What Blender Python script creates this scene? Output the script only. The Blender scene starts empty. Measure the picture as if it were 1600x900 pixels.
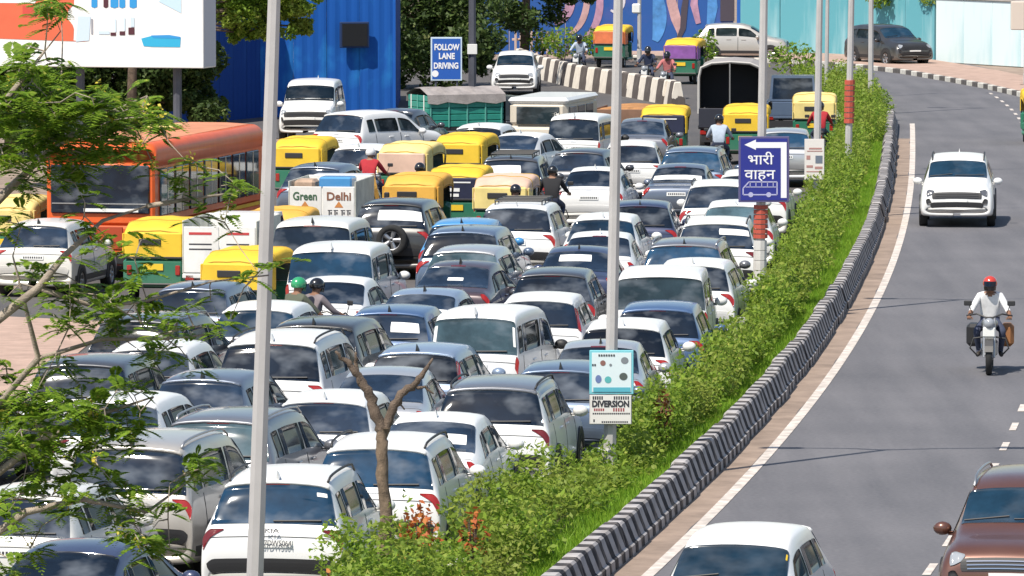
import bpy, math, random
import numpy as np
from mathutils import Vector, Matrix

random.seed(7)
RNG = np.random.default_rng(7)
R = math.radians
SC = bpy.context.scene
COL = SC.collection

# ------------------------------------------------------------------ camera
CAM_H = 9.6                      # on a road bridge
FPX = 10000.0                    # focal length in pixels of the 1600 px wide photograph
PITCH = math.atan(720.0 / FPX)   # horizon 720 px above the picture centre
cam_d = bpy.data.cameras.new('camera')
cam = bpy.data.objects.new('camera', cam_d)
COL.objects.link(cam)
cam.location = (0, 0, CAM_H)
cam.rotation_euler = (math.pi / 2 - PITCH, 0, 0)
cam_d.sensor_width = 36.0
cam_d.lens = 36.0 * FPX / 1600.0
cam_d.clip_start = 1.0
cam_d.clip_end = 8000.0
SC.camera = cam

# ------------------------------------------------------------------ sky, sun, exposure
SUN_EL = R(56)
TO_SUN = Vector((-0.62, -0.78, 0)).normalized() * math.cos(SUN_EL) + Vector((0, 0, math.sin(SUN_EL)))
world = bpy.data.worlds.new('World')
SC.world = world
world.use_nodes = True
wn = world.node_tree.nodes
wl = world.node_tree.links
wn.clear()
wo = wn.new('ShaderNodeOutputWorld')
wb = wn.new('ShaderNodeBackground')
ws = wn.new('ShaderNodeTexSky')
ws.sky_type = 'NISHITA'
ws.sun_disc = False
ws.sun_elevation = SUN_EL
ws.sun_rotation = math.atan2(TO_SUN.x, TO_SUN.y)
ws.air_density = 1.2
ws.dust_density = 0.9
wb.inputs['Strength'].default_value = 0.105
wl.new(ws.outputs[0], wb.inputs[0])
wl.new(wb.outputs[0], wo.inputs[0])
sun_d = bpy.data.lights.new('sun', 'SUN')
sun_d.energy = 4.9
sun_d.angle = R(0.5)
sun_d.color = (1.0, 0.935, 0.83)
sun = bpy.data.objects.new('sun', sun_d)
COL.objects.link(sun)
sun.location = (-60, -60, 90)
sun.rotation_euler = (-TO_SUN).to_track_quat('-Z', 'Y').to_euler()
SC.view_settings.view_transform = 'Standard'
SC.view_settings.look = 'None'
SC.view_settings.exposure = 0.3
SC.view_settings.gamma = 1.0
SC.view_settings.use_curve_mapping = False

# ------------------------------------------------------------------ pixel -> place
CP, SP_ = math.cos(PITCH), math.sin(PITCH)
def pix(x, y, h=0.0):
    """point at height h that shows at pixel (x, y) of the 1600x900 photograph"""
    dx, dv = (x - 800.0) / FPX, -(y - 450.0) / FPX
    d = Vector((dx, CP + dv * SP_, -SP_ + dv * CP))
    t = (h - CAM_H) / d.z
    return Vector((d.x * t, d.y * t, h))
def at(x, y, Y):
    """point at distance Y that shows at pixel (x, y)"""
    dx, dv = (x - 800.0) / FPX, -(y - 450.0) / FPX
    d = Vector((dx, CP + dv * SP_, -SP_ + dv * CP))
    t = Y / d.y
    return Vector((d.x * t, Y, CAM_H + d.z * t))

# ------------------------------------------------------------------ materials
MATS = {}
def mat(name, col=(.5, .5, .5), rough=.6, metal=0.0, coat=0.0, spec=.5, var=0.0, vscale=3.0, emit=None, bump=0.0, dust=0.0, coord='Object', objrand=0.0):
    if name in MATS: return MATS[name]
    m = bpy.data.materials.new(name)
    m.use_nodes = True
    nt = m.node_tree
    b = nt.nodes['Principled BSDF']
    b.inputs['Roughness'].default_value = rough
    b.inputs['Metallic'].default_value = metal
    b.inputs['Coat Weight'].default_value = coat
    b.inputs['Coat Roughness'].default_value = .06
    b.inputs['Specular IOR Level'].default_value = spec
    c4 = (col[0], col[1], col[2], 1)
    b.inputs['Base Color'].default_value = c4
    tc = nt.nodes.new('ShaderNodeTexCoord')
    src = None
    if var > 0 or bump > 0 or dust > 0:
        n = nt.nodes.new('ShaderNodeTexNoise')
        n.inputs['Scale'].default_value = vscale
        n.inputs['Detail'].default_value = 6
        n.inputs['Roughness'].default_value = .62
        nt.links.new(tc.outputs[coord], n.inputs['Vector'])
    if var > 0:
        mx = nt.nodes.new('ShaderNodeMix'); mx.data_type = 'RGBA'
        mx.inputs['A'].default_value = tuple(max(0, c * (1 - var)) for c in col) + (1,)
        mx.inputs['B'].default_value = tuple(min(1, c * (1 + var)) for c in col) + (1,)
        mr = nt.nodes.new('ShaderNodeMapRange')
        mr.inputs['From Min'].default_value = .3; mr.inputs['From Max'].default_value = .7
        nt.links.new(n.outputs['Fac'], mr.inputs['Value'])
        nt.links.new(mr.outputs[0], mx.inputs['Factor'])
        src = mx.outputs['Result']
    if dust > 0:
        mx2 = nt.nodes.new('ShaderNodeMix'); mx2.data_type = 'RGBA'
        if src: nt.links.new(src, mx2.inputs['A'])
        else: mx2.inputs['A'].default_value = c4
        mx2.inputs['B'].default_value = (.36, .33, .29, 1)
        sx = nt.nodes.new('ShaderNodeSeparateXYZ'); nt.links.new(tc.outputs['Object'], sx.inputs[0])
        mr2 = nt.nodes.new('ShaderNodeMapRange')       # road dust on the lower panels
        mr2.inputs['From Min'].default_value = .75; mr2.inputs['From Max'].default_value = .2
        mr2.inputs['To Min'].default_value = dust * .25; mr2.inputs['To Max'].default_value = dust
        nt.links.new(sx.outputs['Z'], mr2.inputs['Value'])
        ml = nt.nodes.new('ShaderNodeMath'); ml.operation = 'MULTIPLY'
        nt.links.new(mr2.outputs[0], ml.inputs[0]); nt.links.new(n.outputs['Fac'], ml.inputs[1])
        nt.links.new(ml.outputs[0], mx2.inputs['Factor'])
        src = mx2.outputs['Result']
    if src: nt.links.new(src, b.inputs['Base Color'])
    if bump > 0:
        bp = nt.nodes.new('ShaderNodeBump'); bp.inputs['Strength'].default_value = bump; bp.inputs['Distance'].default_value = .02
        n2 = nt.nodes.new('ShaderNodeTexNoise'); n2.inputs['Scale'].default_value = vscale * 8; n2.inputs['Detail'].default_value = 4
        nt.links.new(tc.outputs[coord], n2.inputs['Vector'])
        nt.links.new(n2.outputs['Fac'], bp.inputs['Height']); nt.links.new(bp.outputs[0], b.inputs['Normal'])
    if emit:
        b.inputs['Emission Color'].default_value = (*emit[:3], 1); b.inputs['Emission Strength'].default_value = emit[3]
    MATS[name] = m
    return m

def tint(m, lo, hi):
    """each object gets its own shade of the colour"""
    nt = m.node_tree; b = nt.nodes['Principled BSDF']; oi = nt.nodes.new('ShaderNodeObjectInfo')
    mr = nt.nodes.new('ShaderNodeMapRange'); mr.inputs['To Min'].default_value = lo; mr.inputs['To Max'].default_value = hi
    nt.links.new(oi.outputs['Random'], mr.inputs['Value'])
    mx = nt.nodes.new('ShaderNodeMix'); mx.data_type = 'RGBA'; mx.blend_type = 'MULTIPLY'; mx.inputs['Factor'].default_value = 1.0
    ln = b.inputs['Base Color'].links
    if ln: nt.links.new(ln[0].from_socket, mx.inputs['A'])
    else: mx.inputs['A'].default_value = b.inputs['Base Color'].default_value
    nt.links.new(mr.outputs[0], mx.inputs['B']); nt.links.new(mx.outputs['Result'], b.inputs['Base Color'])
    return m
def paint(name, col, metal=.0, rough=.32):
    return mat('paint_' + name, col, rough, metal, coat=.35 if name in ('white','offwhite') else .7, var=.05, vscale=1.4, dust=.5)
PAINT = {
 'white': paint('white', (.80, .80, .79)), 'offwhite': paint('offwhite', (.70, .69, .65)),
 'silver': paint('silver', (.52, .53, .55), .5), 'beige': paint('beige', (.50, .47, .43), .35),
 'grey': paint('grey', (.19, .20, .23), .4), 'bluegrey': paint('bluegrey', (.13, .16, .22), .4),
 'charcoal': paint('charcoal', (.055, .06, .075), .3), 'black': paint('black', (.013, .014, .017)),
 'navy': paint('navy', (.02, .035, .10), .2), 'blue': paint('blue', (.055, .12, .26), .2),
 'slate': paint('slate', (.10, .15, .24), .3), 'lightblue': paint('lightblue', (.25, .33, .46), .3),
 'maroon': paint('maroon', (.055, .03, .04), .2), 'copper': paint('copper', (.125, .042, .024), .35),
 'red': paint('red', (.45, .03, .03)), 'skyblue': paint('skyblue', (.05, .27, .58)),
}
def glass_mat(name, col, rough=.05, sp=.42, glare_film=.30):
    m = mat(name, col, rough, spec=sp, var=.5, vscale=1.6)
    m.node_tree.nodes['Principled BSDF'].inputs['IOR'].default_value = 1.5
    tint(m, .35, 1.9)
    nt = m.node_tree; b = nt.nodes['Principled BSDF']            # dust and sky glare painted in as pale clouds, different on every pane
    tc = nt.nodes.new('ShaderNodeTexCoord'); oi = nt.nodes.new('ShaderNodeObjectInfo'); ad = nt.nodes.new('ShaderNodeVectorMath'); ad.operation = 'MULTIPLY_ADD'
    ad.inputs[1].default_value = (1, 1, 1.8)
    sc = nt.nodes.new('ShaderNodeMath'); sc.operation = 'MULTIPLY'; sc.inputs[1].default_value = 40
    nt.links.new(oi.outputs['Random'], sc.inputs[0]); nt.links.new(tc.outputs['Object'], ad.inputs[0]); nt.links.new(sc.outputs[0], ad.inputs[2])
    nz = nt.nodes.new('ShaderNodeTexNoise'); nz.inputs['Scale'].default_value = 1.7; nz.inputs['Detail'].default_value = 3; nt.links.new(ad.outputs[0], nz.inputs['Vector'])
    mr = nt.nodes.new('ShaderNodeMapRange'); mr.inputs['From Min'].default_value = .50; mr.inputs['From Max'].default_value = .72; mr.inputs['To Max'].default_value = glare_film
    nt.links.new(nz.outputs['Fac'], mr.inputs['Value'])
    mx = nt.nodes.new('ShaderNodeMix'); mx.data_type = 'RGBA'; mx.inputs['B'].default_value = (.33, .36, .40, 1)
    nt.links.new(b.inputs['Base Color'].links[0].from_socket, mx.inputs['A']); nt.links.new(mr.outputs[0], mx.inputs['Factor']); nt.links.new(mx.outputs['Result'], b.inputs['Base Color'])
    return m
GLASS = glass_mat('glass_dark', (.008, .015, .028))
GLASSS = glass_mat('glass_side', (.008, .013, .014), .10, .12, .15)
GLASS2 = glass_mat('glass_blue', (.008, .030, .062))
GLASSF = glass_mat('glass_front', (.006, .020, .036), glare_film=.10)
LAMPD = mat('lamp_lens_dark', (.10, .105, .12), .1, coat=.6)
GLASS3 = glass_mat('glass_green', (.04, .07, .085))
BLACKP = mat('black_plastic', (.025, .025, .027), .55)
RUBBER = mat('rubber', (.02, .02, .02), .85)
RIM = mat('alloy', (.42, .42, .43), .35, .8)
CHROME = mat('chrome', (.7, .7, .72), .15, 1.0)
TAIL = mat('tail_lens', (.32, .016, .012), .18, coat=.6)
TAILD = mat('tail_lens_dark', (.14, .012, .012), .15, coat=.6)
LAMP = mat('lamp_lens', (.30, .32, .35), .1, coat=.6)
PLATE = mat('plate_white', (.75, .75, .73), .5)
PLATEY = mat('plate_yellow', (.75, .5, .03), .5)
INK = mat('ink', (.03, .03, .04), .6)
PAPER = mat('paper', (.78, .78, .76), .7)

# ------------------------------------------------------------------ mesh collector
class MB:
    def __init__(s): s.v = []; s.f = []; s.m = []; s.cur = 0
    def slot(s, i): s.cur = i; return s
    def add(s, vs, fs):
        o = len(s.v); s.v += [tuple(p) for p in vs]
        for f in fs: s.f.append(tuple(o + i for i in f)); s.m.append(s.cur)
        return s
    def box(s, x0, x1, y0, y1, z0, z1):
        return s.add([(x0,y0,z0),(x1,y0,z0),(x1,y1,z0),(x0,y1,z0),(x0,y0,z1),(x1,y0,z1),(x1,y1,z1),(x0,y1,z1)],
                     [(0,3,2,1),(4,5,6,7),(0,1,5,4),(1,2,6,5),(2,3,7,6),(3,0,4,7)])
    def rbox(s, x0, x1, y0, y1, z0, z1, b=.03):
        b = min(b, (x1-x0)*.45, (y1-y0)*.45, (z1-z0)*.45)
        xs, ys, zs = (x0, x1), (y0, y1), (z0, z1)
        V = []; idx = {}
        for i in (0,1):
            for j in (0,1):
                for k in (0,1):
                    sx, sy, sz = (b if i==0 else -b), (b if j==0 else -b), (b if k==0 else -b)
                    p = (xs[i], ys[j], zs[k])
                    idx[i,j,k,0] = len(V); V.append((p[0], p[1]+sy, p[2]+sz))
                    idx[i,j,k,1] = len(V); V.append((p[0]+sx, p[1], p[2]+sz))
                    idx[i,j,k,2] = len(V); V.append((p[0]+sx, p[1]+sy, p[2]))
        F = []
        for i in (0,1):
            q = [idx[i,0,0,0], idx[i,1,0,0], idx[i,1,1,0], idx[i,0,1,0]]; F.append(q if i else q[::-1])
            q = [idx[0,i,0,1], idx[1,i,0,1], idx[1,i,1,1], idx[0,i,1,1]]; F.append(q[::-1] if i else q)
            q = [idx[0,0,i,2], idx[1,0,i,2], idx[1,1,i,2], idx[0,1,i,2]]; F.append(q if i else q[::-1])
        for a in (0,1):
            for c in (0,1):
                F.append([idx[a,c,0,0], idx[a,c,0,1], idx[a,c,1,1], idx[a,c,1,0]] if (a+c)%2==1 else [idx[a,c,0,1], idx[a,c,0,0], idx[a,c,1,0], idx[a,c,1,1]])
                F.append([idx[a,0,c,0], idx[a,0,c,2], idx[a,1,c,2], idx[a,1,c,0]] if (a+c)%2==0 else [idx[a,0,c,2], idx[a,0,c,0], idx[a,1,c,0], idx[a,1,c,2]])
                F.append([idx[0,a,c,1], idx[0,a,c,2], idx[1,a,c,2], idx[1,a,c,1]] if (a+c)%2==1 else [idx[0,a,c,2], idx[0,a,c,1], idx[1,a,c,1], idx[1,a,c,2]])
                for d in (0,1):
                    t = [idx[a,c,d,0], idx[a,c,d,1], idx[a,c,d,2]]
                    F.append(t if (a+c+d)%2==1 else t[::-1])
        return s.add(V, F)
    def tube(s, pts, r, n=8, cap=True):
        pts = [Vector(p) for p in pts]
        rs = r if isinstance(r, (list, tuple)) else [r]*len(pts)
        V = []; F = []
        a = None
        for i, p in enumerate(pts):
            t = (pts[min(i+1,len(pts)-1)] - pts[max(i-1,0)]).normalized()
            if a is None:
                a = t.cross(Vector((0,0,1)))
                if a.length < .2: a = t.cross(Vector((1,0,0)))
            else: a = a - t*a.dot(t)
            a.normalize(); b = a.cross(t).normalized()
            for k in range(n):
                th = 2*math.pi*k/n
                V.append(p + (a*math.cos(th) + b*math.sin(th))*rs[i])
        for i in range(len(pts)-1):
            for k in range(n):
                F.append((i*n+k, (i+1)*n+k, (i+1)*n+(k+1)%n, i*n+(k+1)%n))
        if cap:
            F.append(tuple(range(n))); F.append(tuple((len(pts)-1)*n+k for k in reversed(range(n))))
        return s.add(V, F)
    def lathe_x(s, prof, n=20, c=(0,0,0)):
        """profile (x, r) turned about the X axis through c"""
        V = []; F = []
        for (x, r) in prof:
            for k in range(n):
                th = 2*math.pi*k/n
                V.append((c[0]+x, c[1]+r*math.cos(th), c[2]+r*math.sin(th)))
        for i in range(len(prof)-1):
            for k in range(n):
                F.append((i*n+k, i*n+(k+1)%n, (i+1)*n+(k+1)%n, (i+1)*n+k))
        return s.add(V, F)
    def prism(s, poly, z0, z1):
        n = len(poly)
        V = [(x,y,z0) for x,y in poly] + [(x,y,z1) for x,y in poly]
        return s.add(V, [tuple(reversed(range(n))), tuple(range(n,2*n))] + [(i,(i+1)%n,n+(i+1)%n,n+i) for i in range(n)])
    def ball(s, c, rx, ry, rz, nu=12, nv=8, z0=-1, z1=1):
        V=[];F=[]
        for j in range(nv+1):
            zz = z0+(z1-z0)*j/nv; zz = math.sin(zz*math.pi/2); rr = math.sqrt(max(0,1-zz*zz))
            for i in range(nu):
                th=2*math.pi*i/nu; V.append((c[0]+rx*rr*math.cos(th), c[1]+ry*rr*math.sin(th), c[2]+rz*zz))
        for j in range(nv):
            for i in range(nu): F.append((j*nu+i, j*nu+(i+1)%nu, (j+1)*nu+(i+1)%nu, (j+1)*nu+i))
        return s.add(V,F)
    def mesh(s, name, smooth=False):
        me = bpy.data.meshes.new(name)
        me.from_pydata(s.v, [], s.f)
        if len(set(s.m)) > 1: me.polygons.foreach_set('material_index', s.m)
        if smooth: me.polygons.foreach_set('use_smooth', [True]*len(s.f))
        me.update()
        return me
    def build(s, name, material, parent=None, smooth=False):
        return obj(name, s.mesh(name, smooth), material, parent)

def obj(name, me, material=None, parent=None, loc=None):
    o = bpy.data.objects.new(name, me)
    COL.objects.link(o)
    if material is not None:
        ml = material if isinstance(material, (list, tuple)) else [material]
        if len(me.materials) == 0:
            for m in ml: me.materials.append(m)
        else:
            for i, m in enumerate(ml):
                if me.materials[i] != m:
                    o.material_slots[i].link = 'OBJECT'; o.material_slots[i].material = m
    if parent is not None: o.parent = parent
    if loc is not None: o.location = loc
    return o
def tag(o, label=None, cat=None, group=None, kind=None):
    if label: o['label'] = label
    if cat: o['category'] = cat
    if group: o['group'] = group
    if kind: o['kind'] = kind
    return o
def thing(name, label, cat, loc=(0,0,0), rz=0.0, group=None):
    o = bpy.data.objects.new(name, None)
    COL.objects.link(o)
    o.empty_display_size = .3
    o.location = loc; o.rotation_euler = (0,0,rz)
    return tag(o, label, cat, group)
def npmesh(name, V, F):
    """V (n,3) and quads F (m,4) as numpy arrays"""
    me = bpy.data.meshes.new(name)
    V = np.ascontiguousarray(V, np.float32); F = np.ascontiguousarray(F, np.int32)
    me.vertices.add(len(V)); me.vertices.foreach_set('co', V.ravel())
    me.loops.add(F.size); me.loops.foreach_set('vertex_index', F.ravel())
    k = F.shape[1]
    me.polygons.add(len(F)); me.polygons.foreach_set('loop_start', np.arange(0, F.size, k, dtype=np.int32))
    me.update(calc_edges=True)
    return me
_txt = {}
def text_mesh(s, size=1.0, bold=0.0):
    key = (s, size, bold)
    if key in _txt: return _txt[key]
    cu = bpy.data.curves.new('lettering', 'FONT')
    cu.body = s; cu.size = size; cu.align_x = 'CENTER'; cu.align_y = 'CENTER'; cu.offset = bold; cu.extrude = .003
    cu.resolution_u = 3
    o = bpy.data.objects.new('lettering', cu); COL.objects.link(o)
    dg = bpy.context.evaluated_depsgraph_get()
    me = bpy.data.meshes.new_from_object(o.evaluated_get(dg))
    bpy.data.objects.remove(o); bpy.data.curves.remove(cu)
    _txt[key] = me
    return me
def text_on(s, size, material, parent, loc, rot, bold=0.0, name='lettering', width=None):
    me = text_mesh(s, size, bold)
    o = obj(name, me, material, parent, loc)
    o.rotation_euler = rot
    if width:
        xs = [v.co.x for v in me.vertices]; w = max(xs)-min(xs)
        o.scale = (width/w, 1, 1)
    return o

# ------------------------------------------------------------------ the line of the median barrier (foot, on the open carriageway's side)
_bp = np.array([(82,1.28),(85.5,1.80),(92.8,2.82),(99,3.62),(109.9,4.94),(135,7.37),(160,9.36),(177.8,10.67),(190,11.5),(204,12.25)])
_bc = np.polyfit(_bp[:,0], _bp[:,1], 3)
def BX(y):
    if y <= 204: return float(np.polyval(_bc, y))
    b = float(np.polyval(_bc, 204)); k = float(np.polyval(np.polyder(_bc), 204)); t = y-204
    return b + k*t - .001*t*t
def BS(y): return (BX(y+.5)-BX(y-.5))
_lp = np.array([(60,-5.2),(68,-3.75),(72,-3.15),(77,-2.1),(80,-1.45),(83,-.5),(88,.15),(92.5,.95),(96,1.8),(103,2.8),(107,3.35),(117,4.4),(129,5.3),(145,6.5),(156,7.1),(174,8.6),(190,9.7),(204,10.5),(220,10.9),(240,10.2)])
def LX(y): return float(np.interp(y, _lp[:,0], _lp[:,1]))

def sheet(name, left, right, z, material, ys):
    V = []; F = []
    for y in ys:
        V += [(left(y), y, z), (right(y), y, z)]
    for i in range(len(ys)-1): F.append((2*i, 2*i+1, 2*i+3, 2*i+2))
    return MB().add(V, F).build(name, material)

def asphalt(name, c, var, tint):
    m = mat(name, c, .85, spec=.25)
    nt = m.node_tree; b = nt.nodes['Principled BSDF']
    tc = nt.nodes.new('ShaderNodeTexCoord')
    n1 = nt.nodes.new('ShaderNodeTexNoise'); n1.inputs['Scale'].default_value = .22; n1.inputs['Detail'].default_value = 5
    mp = nt.nodes.new('ShaderNodeMapping'); mp.inputs['Scale'].default_value = (1.6, .12, 1); mp.inputs['Rotation'].default_value = (0,0,R(6))
    nt.links.new(tc.outputs['Object'], mp.inputs[0])
    n2 = nt.nodes.new('ShaderNodeTexNoise'); n2.inputs['Scale'].default_value = 1.0; n2.inputs['Detail'].default_value = 4   # wheel tracks along the lane
    nt.links.new(mp.outputs[0], n2.inputs['Vector'])
    n3 = nt.nodes.new('ShaderNodeTexNoise'); n3.inputs['Scale'].default_value = 14; n3.inputs['Detail'].default_value = 8
    for n in (n1, n3): nt.links.new(tc.outputs['Object'], n.inputs['Vector'])
    a = nt.nodes.new('ShaderNodeMath'); a.operation = 'ADD'; nt.links.new(n1.outputs['Fac'], a.inputs[0]); nt.links.new(n2.outputs['Fac'], a.inputs[1])
    a2 = nt.nodes.new('ShaderNodeMath'); a2.operation = 'ADD'; nt.links.new(a.outputs[0], a2.inputs[0]); nt.links.new(n3.outputs['Fac'], a2.inputs[1])
    mr = nt.nodes.new('ShaderNodeMapRange'); mr.inputs['From Min'].default_value = 1.1; mr.inputs['From Max'].default_value = 1.9
    nt.links.new(a2.outputs[0], mr.inputs['Value'])
    mx = nt.nodes.new('ShaderNodeMix'); mx.data_type = 'RGBA'
    mx.inputs['A'].default_value = tuple(x*(1-var) for x in c)+(1,); mx.inputs['B'].default_value = tuple(x*(1+var)*t for x,t in zip(c,tint))+(1,)
    nt.links.new(mr.outputs[0], mx.inputs['Factor']); nt.links.new(mx.outputs['Result'], b.inputs['Base Color'])
    bp = nt.nodes.new('ShaderNodeBump'); bp.inputs['Strength'].default_value = .25; bp.inputs['Distance'].default_value = .01
    n4 = nt.nodes.new('ShaderNodeTexNoise'); n4.inputs['Scale'].default_value = 60; nt.links.new(tc.outputs['Object'], n4.inputs['Vector'])
    nt.links.new(n4.outputs['Fac'], bp.inputs['Height']); nt.links.new(bp.outputs[0], b.inputs['Normal'])
    return m
ASPH = asphalt('asphalt_open_road', (.134,.134,.148), .22, (1.05,1.02,.98))
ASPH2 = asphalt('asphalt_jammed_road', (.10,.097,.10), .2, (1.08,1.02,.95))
DIRT = mat('dust', (.28,.21,.165), .95, var=.3, vscale=1.2, bump=.3)
SOIL = mat('soil', (.12,.085,.055), .95, var=.35, vscale=2.5, bump=.4)
PAVE = mat('pink_paving', (.42,.29,.23), .9, var=.2, vscale=2.0, bump=.2)
LINEW = mat('road_paint', (.56,.50,.45), .8, var=.38, vscale=3.5)
CONC = mat('concrete', (.38,.36,.33), .9, var=.18, vscale=3.0, bump=.2)

# ground sheet to the horizon, carriageways above it
tag(MB().add([(-4000,-600,-.02),(4000,-600,-.02),(4000,7000,-.02),(-4000,7000,-.02)], [(0,1,2,3)]).build('ground', DIRT), kind='structure')
YS = [20+2.5*i for i in range(97)]
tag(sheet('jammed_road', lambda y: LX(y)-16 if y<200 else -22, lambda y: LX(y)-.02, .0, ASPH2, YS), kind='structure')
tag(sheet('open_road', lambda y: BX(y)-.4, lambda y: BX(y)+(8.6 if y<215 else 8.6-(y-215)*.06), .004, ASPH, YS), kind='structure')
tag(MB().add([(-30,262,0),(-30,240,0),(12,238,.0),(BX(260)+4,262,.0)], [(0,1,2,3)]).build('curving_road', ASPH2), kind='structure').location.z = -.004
tag(sheet('dusty_shoulder', lambda y: BX(y)-.1, lambda y: BX(y)+.42+.05*math.sin(y*.7), .008, DIRT, YS[16:72]), kind='structure')
tag(sheet('edge_line', lambda y: BX(y)+.40, lambda y: BX(y)+.56, .012, LINEW, YS[12:76]), kind='structure')
# broken lane line, each dash a piece
lane = bpy.data.objects.new('lane_line', None); COL.objects.link(lane); tag(lane, kind='structure')
y = 62.0; i = 0
while y < 232:
    d = MB()
    w = .055
    x0, x1 = BX(y)+4.05, BX(y+1.3)+4.05
    d.add([(x0-w,y,.012),(x0+w,y,.012),(x1+w,y+1.3,.012),(x1-w,y+1.3,.012)], [(0,1,2,3)]).build('dash', LINEW, lane)
    y += 3.3
# median bed with its low kerb on the jammed side
tag(sheet('median_bed', lambda y: LX(y)+.14, lambda y: BX(y)-.42, .15, SOIL, YS[14:86]), kind='structure')
kerb = bpy.data.objects.new('median_kerb', None); COL.objects.link(kerb); tag(kerb, kind='structure')
KERB_A = mat('kerb_white', (.55,.53,.48), .9, var=.25, vscale=4)
KERB_B = mat('kerb_grimy', (.30,.28,.25), .9, var=.25, vscale=4)
_kb = {}
def run(line, slope, y0, y1, L, mesh_of, name, parent, mats, dz=0.0):
    """lay blocks of length L end to end along a line x = line(y)"""
    y = y0; k = 0
    while y < y1:
        s = slope(y); dy = L/math.sqrt(1+s*s)
        o = obj(name, mesh_of, mats[k % len(mats)], parent, (line(y+dy/2), y+dy/2, dz))
        o.rotation_euler = (0,0,-math.atan(slope(y+dy/2)))
        y += dy; k += 1
km = MB().rbox(-.08,.10,-.495,.495,-.05,.17,.025).mesh('kerb_block')
run(lambda y: LX(y)+.06, lambda y: LX(y+.5)-LX(y-.5), 60, 222, 1.0, km, 'kerb_block', kerb, [KERB_A, KERB_B])

# striped concrete barrier between hedge and open road, block by block
def stripe_mat(name, a, b, period, lean, wear=.35):
    m = mat(name, a, .9, spec=.2)
    nt = m.node_tree; bs = nt.nodes['Principled BSDF']
    tc = nt.nodes.new('ShaderNodeTexCoord'); sx = nt.nodes.new('ShaderNodeSeparateXYZ'); nt.links.new(tc.outputs['Object'], sx.inputs[0])
    nz = nt.nodes.new('ShaderNodeTexNoise'); nz.inputs['Scale'].default_value = 4; nz.inputs['Detail'].default_value = 5; nt.links.new(tc.outputs['Object'], nz.inputs['Vector'])
    def mth(op, x, yv):
        q = nt.nodes.new('ShaderNodeMath'); q.operation = op
        for i, t in enumerate((x, yv)):
            if hasattr(t, 'links'): nt.links.new(t, q.inputs[i])
            else: q.inputs[i].default_value = t
        return q.outputs[0]
    t = mth('ADD', sx.outputs['Y'], mth('MULTIPLY', sx.outputs['Z'], lean))
    t = mth('ADD', t, mth('MULTIPLY', nz.outputs['Fac'], .10))
    t = mth('FRACT', mth('DIVIDE', t, period), 0.0)
    st = mth('GREATER_THAN', t, .5)
    mx = nt.nodes.new('ShaderNodeMix'); mx.data_type = 'RGBA'; mx.inputs['A'].default_value = (*a,1); mx.inputs['B'].default_value = (*b,1)
    nt.links.new(st, mx.inputs['Factor'])
    m2 = nt.nodes.new('ShaderNodeMix'); m2.data_type = 'RGBA'; m2.inputs['B'].default_value = (.23,.20,.18,1)
    mr = nt.nodes.new('ShaderNodeMapRange'); mr.inputs['From Min'].default_value = .45; mr.inputs['From Max'].default_value = .75; mr.inputs['To Max'].default_value = wear
    nt.links.new(nz.outputs['Fac'], mr.inputs['Value']); nt.links.new(mr.outputs[0], m2.inputs['Factor'])
    nt.links.new(mx.outputs['Result'], m2.inputs['A']); nt.links.new(m2.outputs['Result'], bs.inputs['Base Color'])
    return m
STRIPE = stripe_mat('barrier_stripes', (.40,.38,.38), (.028,.028,.034), .6667, .62, .75)
STRIPE2 = stripe_mat('far_barrier_stripes', (.70,.64,.56), (.10,.085,.08), 2.0, -.35, .3)
def barrier_mesh(L):
    prof = [(.0,0),(.0,.14),(-.04,.17),(-.12,.45),(-.15,.48),(-.32,.48),(-.35,.45),(-.44,.17),(-.48,.0)]
    V = []; F = []
    hl = L/2-.012
    for yy in (-hl, -hl+.03, hl-.03, hl):
        g = .015 if abs(yy) > hl-.01 else 0
        for (x,z) in prof: V.append((x+(g if x<-.24 else -g), yy, z-(g if z>.4 else 0)))
    n = len(prof)
    for i in range(3):
        for k in range(n-1): F.append((i*n+k, (i+1)*n+k, (i+1)*n+k+1, i*n+k+1))
    F.append(tuple(range(n))); F.append(tuple(3*n+k for k in reversed(range(n))))
    return MB().add(V,F).mesh('barrier_block')
bar = thing('concrete_barrier', 'black and white striped concrete barrier along the hedge beside the open road', 'barrier', (0,0,0))
run(BX, BS, 62, 207, 2.0, barrier_mesh(2.0), 'barrier_block', bar, [STRIPE])
for o in bar.children:
    o.location.x += random.gauss(0,.012); o.rotation_euler.z += random.gauss(0,.006); o.scale.z = random.uniform(.96,1.06)
# farther barrier, where the roads bend away
fb = thing('concrete_barrier', 'cream and brown striped concrete barrier below the painted wall, behind the dark covered truck', 'barrier', (0,0,0))
FP = [pix(1075,166), pix(1000,151), pix(920,138), pix(860,123), pix(822,109)]
def FBX(y):
    return float(np.interp(y, [p.y for p in FP], [p.x for p in FP]))
fbm = barrier_mesh(2.0); fbm.name = 'barrier_block_far'
yy = FP[0].y; k = 0
while yy < FP[-1].y:
    s = (FBX(yy+1.5)-FBX(yy-1.5))/3.0
    dy = 2.0/math.sqrt(1+s*s)
    o = obj('barrier_block', fbm, STRIPE2, fb, (FBX(yy+dy/2), yy+dy/2, 0)); o.scale = (1.1,1.0,1.75)
    o.rotation_euler = (0,0,-math.atan(s)); yy += dy; k += 1

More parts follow.
